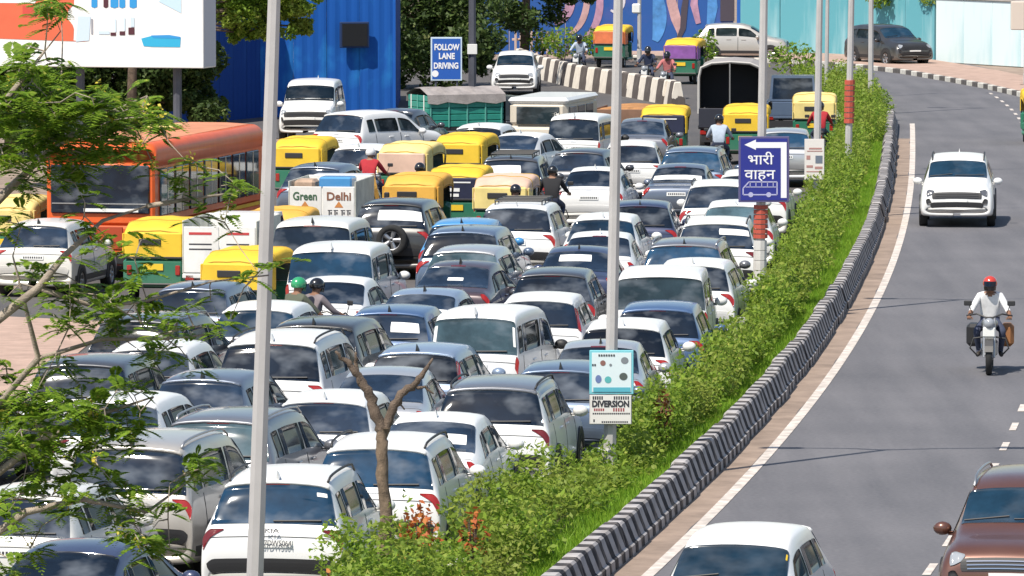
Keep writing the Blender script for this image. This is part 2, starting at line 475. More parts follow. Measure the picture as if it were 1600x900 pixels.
# far kerb and paved footpath on the outside of the bend
OUT = [pix(1700,176), pix(1600,152), pix(1540,138), pix(1480,127), pix(1410,115), pix(1340,107), pix(1260,101), pix(1180,97), pix(1080,95), pix(960,92)]
INN = [p + Vector((1.5, 14, 0)) for p in OUT]
V = []; F = []
for a, b in zip(OUT, INN): V += [(a.x,a.y,.14), (b.x,b.y,.14)]
for i in range(len(OUT)-1): F.append((2*i, 2*i+1, 2*i+3, 2*i+2))
tag(MB().add(V,F).build('footpath', PAVE), kind='structure')
fk = bpy.data.objects.new('footpath_kerb', None); COL.objects.link(fk); tag(fk, kind='structure')
k = 0
km2 = MB().rbox(-.10,.10,-.48,.48,-.05,.18,.02).mesh('kerb_block')
for i in range(len(OUT)-1):
    a, b = OUT[i], OUT[i+1]; d = b-a; n = max(1, round(d.length/1.0))
    for j in range(n):
        p = a + d*((j+.5)/n)
        o = obj('kerb_block', km2, [KERB_A, mat('kerb_dark',(.10,.09,.085),.9,var=.3)][k%2], fk, (p.x, p.y, 0)); o.scale = (1, d.length/n, 1)
        o.rotation_euler = (0,0,math.atan2(d.y,d.x)-math.pi/2); k += 1
# paved verge on the far left
tag(MB().add([(-14,96,.012),(-8.6,96,.012),(-7.7,124,.012),(-14,128,.012)],[(0,1,2,3)]).build('paved_verge', PAVE), kind='structure')

# ------------------------------------------------------------------ walls and sheds behind
def wall_mat(name, c, streak, amt, sc=(9,9,.35)):
    m = mat(name, c, .8, spec=.2)
    nt = m.node_tree; b = nt.nodes['Principled BSDF']
    tc = nt.nodes.new('ShaderNodeTexCoord'); mp = nt.nodes.new('ShaderNodeMapping'); mp.inputs['Scale'].default_value = sc
    nt.links.new(tc.outputs['Object'], mp.inputs[0])
    n = nt.nodes.new('ShaderNodeTexNoise'); n.inputs['Scale'].default_value = .6; n.inputs['Detail'].default_value = 6; nt.links.new(mp.outputs[0], n.inputs['Vector'])
    mr = nt.nodes.new('ShaderNodeMapRange'); mr.inputs['From Min'].default_value = .5; mr.inputs['From Max'].default_value = .72; mr.inputs['To Max'].default_value = amt
    nt.links.new(n.outputs['Fac'], mr.inputs['Value'])
    mx = nt.nodes.new('ShaderNodeMix'); mx.data_type = 'RGBA'; mx.inputs['A'].default_value = (*c,1); mx.inputs['B'].default_value = (*streak,1)
    nt.links.new(mr.outputs[0], mx.inputs['Factor']); nt.links.new(mx.outputs['Result'], b.inputs['Base Color'])
    return m
def wall_run(name, label, pts, h, material, pw, coping=None, thick=.22, pname='wall_panel', z0=0.0):
    """a wall of panels pw wide from point to point"""
    t = thing(name, label, 'wall', (pts[0][0], pts[0][1], 0))
    o0 = Vector((pts[0][0], pts[0][1], 0))
    for (a, b) in zip(pts[:-1], pts[1:]):
        a = Vector((a[0],a[1],0)); b = Vector((b[0],b[1],0)); d = b-a; n = max(1, round(d.length/pw)); w = d.length/n
        rz = math.atan2(d.y, d.x)
        pm = MB().rbox(-w/2+.012, w/2-.012, -thick/2, thick/2, z0, h, .02).mesh(pname)
        cm = MB().rbox(-w/2+.004, w/2-.004, -thick/2-.06, thick/2+.06, h+.002, h+.10, .015).mesh('coping')
        for i in range(n):
            p = a + d*((i+.5)/n) - o0
            q = obj(pname, pm, material, t, p); q.rotation_euler = (0,0,rz)
            if coping:
                c = obj('coping', cm, coping, q)
    return t
TEAL = wall_mat('teal_paint', (.11,.34,.40), (.40,.58,.62), .5, (3.5,3.5,.5))
PALE = wall_mat('pale_teal', (.64,.75,.77), (.30,.55,.60), .45, (2.5,2.5,.5))  # paler tone for the end segment of the wall
wp = [(9.7,271.0),(13.0,269.0),(17.4,262.5)]
wall_run('boundary_wall', 'faded teal painted wall with pale streaks behind the parked dark hatchback', wp, 2.75, TEAL, 2.2, CONC)
wall_run('boundary_wall', 'pale end of the teal wall beside the footpath', [(17.46,262.4),(24.5,249.0)], 2.6, PALE, 2.2, CONC)
MURAL = wall_mat('mural_blue', (.03,.10,.33), (.17,.12,.32), .95, (.5,.5,.6))
mw = wall_run('mural_wall', 'blue wall painted with pink and violet swirls behind the far rickshaws', [(-2.5,271.5),(9.4,271.5)], 2.9, MURAL, 2.4)
MUR2 = [mat('mural_pink',(.42,.24,.34),.8,var=.25), mat('mural_orange',(.48,.30,.30),.8,var=.25), mat('mural_sky',(.07,.24,.55),.8,var=.3), mat('mural_pale',(.62,.60,.66),.8,var=.2), mat('mural_dark',(.06,.05,.07),.8)]
def band(parent, pts, w, material, name='painted_swirl', yoff=-.125):
    V=[];F=[]
    n=len(pts)
    for i,(x,z) in enumerate(pts):
        a=pts[max(0,i-1)];b=pts[min(n-1,i+1)];dx,dz=b[0]-a[0],b[1]-a[1];l=math.hypot(dx,dz) or 1
        ww=w*(.35+.65*math.sin(math.pi*(i+.5)/n))
        V+=[(x-dz/l*ww,yoff,z+dx/l*ww),(x+dz/l*ww,yoff,z-dx/l*ww)]
    for i in range(n-1): F.append((2*i,2*i+1,2*i+3,2*i+2))
    return MB().add(V,F).build(name, material, parent)
def arc(cx,cz,rx,rz,a0,a1,n=12): return [(cx+rx*math.cos(R(a0+(a1-a0)*i/n)), cz+rz*math.sin(R(a0+(a1-a0)*i/n))) for i in range(n+1)]
def mx_(px): return (px-800)/36.7+2.5
band(mw, arc(mx_(900),2.2,1.0,1.6,-70,40), .16, MUR2[0])
band(mw, arc(mx_(880),2.4,1.0,1.6,-75,30), .14, MUR2[1], yoff=-.128)
band(mw, arc(mx_(860),2.5,.9,1.2,-80,10), .2, MUR2[0], yoff=-.131)
band(mw, arc(mx_(1015),1.6,.4,1.2,60,-60), .3, MUR2[2], yoff=-.128)
band(mw, [(mx_(1050)-.2,2.85),(mx_(1050)-.05,2.2),(mx_(1055),1.5),(mx_(1062),.9)], .22, MUR2[1], yoff=-.131)
band(mw, [(mx_(1085),2.85),(mx_(1083),2.1),(mx_(1090),1.3)], .16, MUR2[0], yoff=-.134)
band(mw, arc(mx_(960),2.3,.35,.5,-120,100), .10, MUR2[3], yoff=-.128)
band(mw, [(mx_(1110),2.8),(mx_(1112),2.0),(mx_(1108),1.2)], .22, MUR2[2], yoff=-.128)
band(mw, [(mx_(1070),2.8),(mx_(1070),2.3),(mx_(1068),1.9),(mx_(1066),1.1),(mx_(1058),.6)], .14, MUR2[4], yoff=-.137)
MB().box(mx_(1124),mx_(1146),-.15,-.114,1.4,2.85).build('doorway', MUR2[4], mw)
MB().rbox(mx_(1150),mx_(1162),-.17,.15,0,2.9,.02).build('end_post', mat('post_blue',(.02,.12,.45),.6), mw)

# blue corrugated iron enclosure
IRON_SHADED = wall_mat('blue_iron_shaded', (.012,.055,.25), (.03,.11,.36), .6, (1.2,1.2,.5))  # shed side: its shade is painted in as a darker blue
IRON_LIT = wall_mat('blue_iron_lit', (.012,.10,.40), (.035,.30,.70), .95, (1.1,1.1,.8))  # same iron painted brighter for the sunlit front, dapple mottled in
def corr(w, h):
    n = int(w/.09); V=[];F=[]
    for i in range(n+1):
        x = -w/2+.004+(w-.008)*i/n; yo = .010*math.sin(i*math.pi/2+.4)
        V += [(x,yo-.01,0),(x,yo-.01,h)]
    for i in range(n): F.append((2*i,2*i+2,2*i+3,2*i+1))
    m = len(V)
    for i in range(n+1):
        x = -w/2+.004+(w-.008)*i/n; yo = .010*math.sin(i*math.pi/2+.4)
        V += [(x,yo+.01,0),(x,yo+.01,h)]
    for i in range(n): F.append((m+2*i,m+2*i+1,m+2*i+3,m+2*i+2))
    for i in range(n): F.append((2*i+1,2*i+3,m+2*i+3,m+2*i+1))
    return MB().add(V,F).mesh('iron_sheet')
shed = thing('iron_shed', 'tall blue corrugated iron shed with one dark square window', 'shed', (0,0,0))
sa, sb, sc_ = Vector((-11.6,204.0,0)), Vector((-8.35,212.2,0)), Vector((-3.98,213.4,0))
for (a,b,mt,nm) in ((sa,sb,IRON_SHADED,'side'),(sb,sc_,IRON_LIT,'front')):
    d=b-a; n=max(1,round(d.length/1.05)); w=d.length/n; cm=corr(w,6.0)
    for i in range(n):
        p=a+d*((i+.5)/n); o=obj('iron_sheet', cm, mt, shed, p+Vector((0,-.02*(i%2),0))); o.rotation_euler=(0,0,math.atan2(d.y,d.x))
w0=at(554,54,213.0); rz=math.atan2((sc_-sb).y,(sc_-sb).x)
wf=MB().rbox(-.50,.50,-.05,.05,-.43,.43,.02).build('window_frame', mat('iron_frame',(.01,.03,.10),.6), shed); wf.location=(w0.x,212.78,w0.z); wf.rotation_euler=(0,0,rz)
MB().box(-.43,.43,-.075,-.055,-.37,.37).build('window_opening', mat('opening',(.006,.007,.01),.9), wf)
MB().box(-.05,.05,-.05,.05,0,6.05).build('corner_post', IRON_LIT, shed).location=(sc_.x+.05,sc_.y,0)
rp=MB().add([(sa.x,sa.y,6.02),(sb.x,sb.y,6.02),(sc_.x,sc_.y,6.02),(sc_.x-1,226,6.5),(-16,224,6.5)],[(0,1,2,3,4)]); rp.build('roof', IRON_SHADED, shed)
d=MB(); d.box(sc_.x-.06,sc_.x+.04,213.5,226,0,6.0); d.build('back_wall', IRON_SHADED, shed)

# ------------------------------------------------------------------ cars: a smooth body lofted through stations from tail to nose
#            y      w    zb    zs    ws    zt    wt
STN = {
'suv': [(-2.13,0.78,0.36,0.47,0.78,0.49,0.68), (-2.17,0.86,0.3,0.58,0.86,0.68,0.78), (-2.13,0.895,0.25,0.86,0.875,1,0.8), (-2.05,0.9,0.25,0.98,0.88,1.1,0.79), (-1.8,0.9,0.24,1.02,0.86,1.56,0.66), (-1.55,0.9,0.22,1.02,0.86,1.63,0.655), (-0.6,0.9,0.22,1,0.86,1.65,0.67), (0.35,0.9,0.22,0.99,0.86,1.61,0.66), (1.05,0.9,0.22,0.97,0.86,1.08,0.72), (1.75,0.895,0.25,0.9,0.85,1.02,0.7), (2.06,0.87,0.28,0.8,0.83,0.93,0.66), (2.16,0.82,0.3,0.62,0.79,0.68,0.62), (2.14,0.74,0.36,0.46,0.72,0.48,0.56)],
'hatch': [(-1.86,0.74,0.36,0.46,0.74,0.48,0.64), (-1.91,0.81,0.3,0.56,0.81,0.66,0.73), (-1.88,0.845,0.24,0.8,0.83,0.94,0.74), (-1.8,0.85,0.24,0.92,0.83,1.02,0.73), (-1.48,0.85,0.22,0.95,0.81,1.44,0.61), (-1.25,0.85,0.2,0.95,0.81,1.5,0.6), (-0.45,0.85,0.2,0.94,0.81,1.53,0.615), (0.3,0.85,0.2,0.93,0.81,1.49,0.605), (1.05,0.85,0.2,0.9,0.81,0.99,0.67), (1.55,0.84,0.22,0.83,0.8,0.92,0.64), (1.82,0.82,0.26,0.73,0.78,0.83,0.6), (1.91,0.77,0.28,0.58,0.74,0.63,0.56), (1.88,0.7,0.34,0.44,0.68,0.46,0.5)],
'sedan': [(-2.16,0.74,0.36,0.48,0.74,0.5,0.64), (-2.21,0.81,0.3,0.58,0.81,0.68,0.73), (-2.18,0.85,0.24,0.84,0.82,0.99,0.72), (-2.04,0.86,0.24,0.92,0.82,1.05,0.7), (-1.62,0.86,0.22,0.94,0.81,1.07,0.68), (-0.98,0.86,0.2,0.94,0.81,1.43,0.585), (-0.3,0.86,0.2,0.93,0.81,1.49,0.6), (0.35,0.86,0.2,0.92,0.81,1.46,0.595), (1.2,0.86,0.2,0.89,0.81,0.99,0.67), (1.75,0.85,0.22,0.82,0.8,0.91,0.64), (2.06,0.82,0.26,0.72,0.78,0.81,0.6), (2.17,0.77,0.28,0.57,0.74,0.62,0.56), (2.14,0.7,0.34,0.44,0.68,0.46,0.5)],
'mpv': [(-2.3,0.8,0.38,0.5,0.8,0.52,0.7), (-2.35,0.87,0.32,0.62,0.87,0.72,0.8), (-2.33,0.905,0.26,0.94,0.89,1.06,0.82), (-2.27,0.91,0.26,1.04,0.89,1.16,0.81), (-2.05,0.91,0.24,1.07,0.87,1.68,0.7), (-1.8,0.91,0.22,1.07,0.87,1.77,0.685), (-0.7,0.91,0.22,1.05,0.87,1.8,0.7), (0.45,0.91,0.22,1.04,0.87,1.75,0.69), (1.25,0.91,0.22,1.01,0.87,1.13,0.74), (1.85,0.9,0.25,0.94,0.86,1.05,0.72), (2.2,0.88,0.28,0.82,0.84,0.95,0.68), (2.34,0.83,0.3,0.64,0.8,0.7,0.62), (2.31,0.75,0.36,0.48,0.73,0.5,0.56)],
'van': [(-1.82,0.68,0.36,0.46,0.68,0.5,0.62), (-1.85,0.735,0.3,0.62,0.735,0.76,0.68), (-1.84,0.745,0.28,0.94,0.74,1.1,0.7), (-1.82,0.745,0.28,1.04,0.74,1.16,0.72), (-1.74,0.745,0.26,1.06,0.73,1.74,0.66), (-1.58,0.745,0.25,1.06,0.73,1.82,0.66), (-0.5,0.745,0.25,1.05,0.73,1.84,0.665), (0.75,0.745,0.25,1.04,0.73,1.79,0.655), (1.35,0.745,0.25,1.02,0.73,1.12,0.68), (1.62,0.74,0.27,0.96,0.72,1.04,0.66), (1.78,0.73,0.28,0.86,0.71,0.94,0.65), (1.86,0.71,0.3,0.66,0.69,0.74,0.62), (1.83,0.65,0.36,0.46,0.64,0.5,0.56)],
'jeep': [(-2.02,0.76,0.4,0.5,0.76,0.54,0.7), (-2.05,0.83,0.34,0.66,0.83,0.8,0.78), (-2.04,0.845,0.32,0.96,0.84,1.12,0.8), (-2.02,0.845,0.32,1.08,0.84,1.2,0.81), (-1.93,0.845,0.3,1.1,0.82,1.76,0.745), (-1.75,0.845,0.28,1.1,0.82,1.84,0.735), (-0.6,0.845,0.28,1.09,0.82,1.86,0.74), (0.5,0.845,0.28,1.08,0.82,1.81,0.73), (0.95,0.845,0.28,1.07,0.82,1.16,0.76), (1.65,0.84,0.3,1.02,0.81,1.12,0.75), (1.98,0.82,0.32,0.94,0.79,1.04,0.72), (2.05,0.79,0.34,0.7,0.77,0.8,0.7), (2.02,0.72,0.4,0.5,0.7,0.54,0.62)],
}
AXLE = {'suv':(-1.30,1.32,.345),'hatch':(-1.18,1.22,.30),'sedan':(-1.28,1.32,.31),'mpv':(-1.38,1.42,.345),'van':(-1.10,1.15,.29),'jeep':(-1.22,1.32,.36)}
REARTOP = {'suv':(-1.75,1.58),'hatch':(-1.42,1.46),'sedan':(-.95,1.43),'mpv':(-2.0,1.70),'van':(-1.72,1.74),'jeep':(-1.90,1.76)}
FRONTTOP = {'suv':(.45,1.58),'hatch':(.4,1.46)}

def _bs(P, t):
    """quadratic B-spline through control rows P (n, ...) at parameters t in [0, n-1]"""
    n = len(P)
    t = np.clip(np.asarray(t, float), 0, n-1)
    i = np.clip(np.floor(t+.5).astype(int), 0, n-1)
    f = t - i + .5
    Pm = P[np.clip(i-1,0,n-1)]; Pc = P[i]; Pp = P[np.clip(i+1,0,n-1)]
    sh = (-1,)+(1,)*(P.ndim-1); f = f.reshape(sh)
    return .5*(1-f)**2*Pm + (.5+f*(1-f))*Pc + .5*f*f*Pp
class Surf:
    def __init__(s, rows):
        rings = []
        for (y,w,zb,zs,ws_,zt,wt) in rows:
            tall = min(1.0, max(0.0, (zt-zs-.1)/.3))
            half = [(0,zb),(w*.9,zb),(w*.985,zb+.07),(w,zb+.48*(zs-zb)),(ws_,zs),(wt,zt-.015-.055*tall),(wt*.92,zt-.004),(0,zt+.012+.025*tall)]
            full = [(x,y,z) for (x,z) in half] + [(-x,y,z) for (x,z) in half[-2::-1]]
            rings.append(full)
        s.P = np.array(rings)           # (nu, 15, 3)
        s.nu = len(rows)
    def at(s, u, v):
        """arrays u, v -> points"""
        u = np.atleast_1d(np.asarray(u,float)); v = np.atleast_1d(np.asarray(v,float))
        out = np.empty((len(u),3))
        rows = _bs(s.P, u)              # (k, 15, 3)
        for k in range(len(u)): out[k] = _bs(rows[k], [v[k]])[0]
        return out
    def normal(s, u, v, e=.04):
        a = s.at(np.clip(u+e,0,s.nu-1), v)-s.at(np.clip(u-e,0,s.nu-1), v); b = s.at(u, np.clip(v+e,0,14))-s.at(u, np.clip(v-e,0,14))
        n = np.cross(a, b); n /= (np.linalg.norm(n,axis=1,keepdims=True)+1e-9)
        return n
    def body(s, ru=3, rv=3):
        us = np.linspace(0,s.nu-1,(s.nu-1)*ru+1); vs = np.linspace(0,14,14*rv+1)
        U,Vv = np.meshgrid(us,vs,indexing='ij'); P = s.at(U.ravel(),Vv.ravel())
        nu,nv = len(us),len(vs)
        F = [(i*nv+j,i*nv+j+1,(i+1)*nv+j+1,(i+1)*nv+j) for i in range(nu-1) for j in range(nv-1)]
        F.append(tuple(range(nv))); F.append(tuple((nu-1)*nv+j for j in reversed(range(nv))))
        return MB().add(P.tolist(),F)
    def patch(s, c, off=.008, nu=6, nv=8, rnd=.06, mb=None):
        """panel lying on the body: c = four (u,v) corners; raised by off with a skirt"""
        A,B,C,D = [np.array(q,float) for q in c]
        a = np.linspace(-1,1,nu+1); b = np.linspace(-1,1,nv+1)
        Aa,Bb = np.meshgrid(a,b,indexing='ij')
        a2 = Aa*(1-rnd*Bb**4); b2 = Bb*(1-rnd*Aa**4)
        fu = ((a2+1)/2).ravel()[:,None]; fv = ((b2+1)/2).ravel()[:,None]
        uv = (1-fu)*((1-fv)*A+fv*D)+fu*((1-fv)*B+fv*C)
        P = s.at(uv[:,0],uv[:,1]); N = s.normal(uv[:,0],uv[:,1])
        ctr = np.array([0,0,.8]); flip = np.sign(np.sum(N*(P-ctr),axis=1,keepdims=True)); flip[flip==0]=1
        if np.sum(flip)<0: N=-N
        top = P+N*off; low = P-N*.012
        n1,m1 = nu+1,nv+1
        V = top.tolist(); F=[(i*m1+j,i*m1+j+1,(i+1)*m1+j+1,(i+1)*m1+j) for i in range(nu) for j in range(nv)]
        rim = [j for j in range(m1)]+[i*m1+nv for i in range(1,n1)]+[nu*m1+j for j in range(nv-1,-1,-1)]+[i*m1 for i in range(nu-1,0,-1)]
        o=len(V)
        V += [low[i].tolist() for i in rim]
        for k in range(len(rim)): F.append((rim[k],rim[(k+1)%len(rim)],o+(k+1)%len(rim),o+k))
        mb = mb or MB()
        return mb.add(V,F)
def mir(c): return [(u,14-v) for (u,v) in c]

_wheel = {}
def wheel_meshes(r, w=.2):
    k=(r,w)
    if k not in _wheel:
        t=MB().lathe_x([(-w/2,r*.62),(-w/2,r*.94),(-w/2+.03,r),(w/2-.03,r),(w/2,r*.94),(w/2,r*.62),(-w/2,r*.62)],18).mesh('wheel',True)
        m=MB()
        m.lathe_x([(w/2-.03,.02),(w/2-.015,r*.16),(w/2-.03,r*.2)],10)
        for q in range(5):
            th=2*math.pi*q/5; c,s_=math.cos(th),math.sin(th)
            p=[]
            for (rr,hw) in ((r*.1,.035),(r*.62,.055)):
                for sg in (-1,1): p.append((rr*c-sg*hw*s_, rr*s_+sg*hw*c))
            V=[(w/2-.02,a,b) for a,b in p]+[(w/2-.05,a,b) for a,b in p]
            m.add(V,[(0,1,3,2),(4,6,7,5),(0,2,6,4),(1,5,7,3)])
        m.lathe_x([(w/2-.06,r*.56),(w/2-.01,r*.6),(w/2-.01,r*.66),(w/2-.06,r*.66)],18)
        d=MB().lathe_x([(w/2-.075,0.001),(w/2-.075,r*.62)],18).mesh('brake_disc')
        _wheel[k]=(t,m.mesh('rim',True),d)
    return _wheel[k]
def put_wheel(parent, x, y, r, side, w=.2, rim=RIM):
    t,m,d=wheel_meshes(r,w)
    o=obj('wheel',t,RUBBER,parent,(x,y,r)); o.rotation_euler=(0,0,0 if side>0 else math.pi)
    obj('rim',m,rim,o); obj('brake_disc',d,BLACKP,o)
    return o

_kind = {}
def kind_parts(kind):
    if kind in _kind: return _kind[kind]
    S = Surf(STN[kind]); D = {}
    boxy = kind in ('van','jeep'); sed = kind=='sedan'
    D['S'] = S
    D['body'] = S.body().mesh('body',True)
    rw = [(3.9,5.12),(5.1,5.3),(5.1,8.7),(3.9,8.88)] if sed else [(2.8,5.08),(4.12,5.22),(4.12,8.78),(2.8,8.92)]
    D['rear_window'] = S.patch(rw,.008,6,12,.05).mesh('rear_window',True)
    rs = 5 if sed else 4
    D['stk'] = rs-.45
    D['windshield'] = S.patch([(7.12,5.2),(7.95,5.1),(7.95,8.9),(7.12,8.8)],.008,6,12,.05).mesh('windshield',True)
    def side(c):
        return (S.patch(c,.007,5,4,.04).mesh('side_window',True), S.patch(mir(c),.007,5,4,.04).mesh('side_window',True))
    lo,hi=4.14,4.86
    if sed: ws_=[[(5.1,lo),(6.32,lo),(6.32,hi),(5.25,hi)],[(6.42,lo),(7.72,lo),(7.12,hi),(6.42,hi)],[(4.5,lo),(5.02,lo),(5.15,hi),(4.98,hi-.1)]]
    else: ws_=[[(5.25,lo),(6.38,lo),(6.38,hi),(5.25,hi)],[(6.47,lo),(7.75,lo),(7.12,hi),(6.47,hi)],[(4.45,lo),(5.15,lo),(5.15,hi),(4.6,hi)]]
    D['side'] = [m for c in ws_ for m in side(c)]
    if boxy: tl=[(1.55,4.25),(2.75,4.25),(2.75,5.35),(1.55,5.35)]
    elif sed: tl=[(1.75,4.2),(2.45,4.2),(2.45,5.9),(1.85,5.7)]
    else: tl=[(1.62,4.1),(2.5,4.1),(2.42,6.22),(1.95,5.75)]
    D['tail'] = [S.patch(c,.012,4,6,.1).mesh('tail_light',True) for c in (tl,mir(tl))]
    tt=[(2.75,4.55),(4.3,4.75),(4.3,5.08),(2.75,5.28)]
    D['tail_tall'] = [S.patch(c,.014,8,3,.08).mesh('tail_light',True) for c in (tt,mir(tt))]
    hl=[(9.75,4.7),(10.55,4.45),(10.5,5.75),(10.1,6.05)]
    D['head'] = [S.patch(c,.012,4,4,.12).mesh('headlight',True) for c in (hl,mir(hl))]
    D['grille'] = S.patch([(10.3,5.75),(10.95,5.55),(10.95,8.45),(10.3,8.25)],.010,4,8,.08).mesh('grille')
    g=MB()
    for q in (10.45,10.62,10.8): S.patch([(q,6.0),(q+.05,6.0),(q+.05,8.0),(q,8.0)],.02,1,8,0,g)
    D['grille_bar']=g.mesh('grille_bar')
    D['front_bumper'] = S.patch([(11.3,4.7),(11.98,4.7),(11.98,9.3),(11.3,9.3)],.010,4,10,.05).mesh('front_bumper')
    fl=[(10.75,4.3),(11.45,4.2),(11.45,5.2),(10.8,4.9)]
    D['fog']=[S.patch(c,.014,3,3,.15).mesh('fog_light',True) for c in (fl,mir(fl))]
    D['rear_bumper'] = S.patch([(.05,4.4),(.95,4.25),(.95,9.75),(.05,9.6)],.010,4,12,.04).mesh('rear_bumper')
    D['plate'] = S.patch([(1.42,6.66),(1.72,6.66),(1.72,7.34),(1.42,7.34)],.016,1,2,0).mesh('number_plate')
    pc=MB()
    for q in range(9):
        v0=6.70+q*.068; S.patch([(1.50,v0),(1.64,v0),(1.64,v0+.04),(1.50,v0+.04)],.020,1,1,0,pc)
    D['plate_chars']=pc.mesh('plate_characters')
    D['fplate'] = S.patch([(11.05,6.55),(11.3,6.55),(11.3,7.45),(11.05,7.45)],.022,1,2,0).mesh('number_plate')
    D['roof'] = S.patch([(4.35 if not sed else 5.2,4.96),(7.05,4.96),(7.05,9.04),(4.35 if not sed else 5.2,9.04)],.005,14,14,.01).mesh('roof',True)
    D['brake'] = S.patch([(rs+.06,6.72),(rs+.14,6.72),(rs+.14,7.28),(rs+.06,7.28)],.014,1,4,.1).mesh('brake_light')
    rails=[]
    for vv in (5.72,8.28):
        us=np.linspace(rs+.55,7.0,9); P=S.at(us,np.full(9,vv)); N=S.normal(us,np.full(9,vv)); N*=np.sign(N[:,2:3])
        h=np.array([.012]+[.05]*7+[.012])[:,None]
        rails.append(MB().tube((P+N*h).tolist(),.017,6).mesh('roof_rail',True))
    D['rail']=rails
    p=S.at([rs+.5],[7.0])[0]; D['antenna']=MB().add([(p[0]-.02,p[1]-.09,p[2]-.01),(p[0]+.02,p[1]-.09,p[2]-.01),(p[0]+.015,p[1]+.12,p[2]-.01),(p[0]-.015,p[1]+.12,p[2]-.01),(p[0],p[1]-.11,p[2]+.11),(p[0],p[1]-.05,p[2]+.10)],[(0,1,4),(1,2,5,4),(2,3,5),(3,0,4,5)]).mesh('antenna')
    # mirrors
    c=S.at([7.55],[4.05])[0]; mm=[]
    for sg in (1,-1):
        m=MB(); m.ball((sg*(c[0]+.13),c[1]-.01,c[2]+.07),.115,.085,.085,12,8); m.rbox(*sorted((sg*(c[0]-.05),sg*(c[0]+.06))),c[1]-.03,c[1]+.03,c[2]-.01,c[2]+.04,.01)
        mm.append(m.mesh('side_mirror',True))
    D['mirror']=mm
    # handles
    D['handle']=[]
    for u in (5.95,6.75):
        for sg in (1,-1):
            q=S.at([u],[3.82 if sg>0 else 14-3.82])[0]; D['handle'].append(MB().rbox(q[0]-.012,q[0]+.02 if sg>0 else q[0]+.012,q[1]-.10,q[1]+.10,q[2]-.015,q[2]+.02,.008).mesh('door_handle') if sg>0 else MB().rbox(q[0]-.02,q[0]+.012,q[1]-.10,q[1]+.10,q[2]-.015,q[2]+.02,.008).mesh('door_handle'))
    # door shut lines
    sl=MB()
    for u in (5.12 if not sed else 5.05,6.43,7.78):
        for sg in (1,-1):
            cc=[(u,2.4),(u+.025,2.4),(u+.025,4.05),(u,4.05)]; S.patch(cc if sg>0 else mir(cc),.003,1,6,0,sl)
    S.patch([(1.86,5.05),(1.9,5.05),(1.9,8.95),(1.86,8.95)] if not sed else [(2.9,5.2),(2.93,5.2),(2.93,8.8),(2.9,8.8)],.003,1,8,0,sl)
    D['seam']=sl.mesh('shut_line')
    # sills and arches
    ya,yb,r=AXLE[kind]; w=STN[kind][6][1]
    cl=MB()
    for sg in (1,-1):
        cc=[(3.4,2.05),(9.6,2.05),(9.6,2.55),(3.4,2.55)]; S.patch(cc if sg>0 else mir(cc),.006,16,2,.0,cl)
    for yc in (ya,yb):
        for sg in (1,-1):
            n=12; V=[]; R1=r*1.24; R0=r*1.02
            zc=r
            for i in range(n+1):
                th=math.pi*i/n-.15+.3*i/n
                th=-.15+(math.pi+.3)*i/n
                V+=[(sg*(w+.012),yc+R1*math.cos(th),zc+R1*math.sin(th)),(sg*(w+.016),yc+R0*math.cos(th),zc+R0*math.sin(th)),(sg*(w-.06),yc+R1*math.cos(th),zc+R1*math.sin(th)),(sg*(w-.02),yc+R0*.6*math.cos(th),zc+R0*.6*math.sin(th))]
            F=[]
            for i in range(n): F+=[(4*i,4*i+4,4*i+5,4*i+1),(4*i,4*i+2,4*i+6,4*i+4),(4*i+1,4*i+5,4*i+7,4*i+3)]
            cl.add(V,F)
    D['cladding']=cl.mesh('cladding')
    # spoiler over the rear window
    if not sed:
        vv=np.linspace(5.35,8.65,11); a=S.at(np.full(11,4.3),vv); a[:,1]-=.05; a[:,2]-=.012; D['spoiler']=MB().tube(a.tolist(),.026,6).mesh('spoiler',True)
    # wiper
    if not sed:
        wp_=S.at([2.9,2.98],[7.0,6.1]); nn=S.normal(np.array([2.9,2.98]),np.array([7.0,6.1])); nn*=-np.sign(nn[:,1:2]); D['wiper']=MB().tube((wp_+nn*.025).tolist(),.012,5).mesh('rear_wiper')
    wsp=S.at([7.88,7.8,7.88,7.8],[6.9,8.2,5.6,6.8]); nn=S.normal(np.array([7.88,7.8,7.88,7.8]),np.array([6.9,8.2,5.6,6.8])); nn*=np.sign(nn[:,1:2]); q=wsp+nn*.025
    D['fwiper']=[MB().tube(q[:2].tolist(),.01,5).mesh('wiper'),MB().tube(q[2:].tolist(),.01,5).mesh('wiper')]
    D['badge']=S.patch([(2.32,6.85),(2.40,6.85),(2.40,7.15),(2.32,7.15)],.014,1,2,.2).mesh('badge')
    _kind[kind]=D
    return D

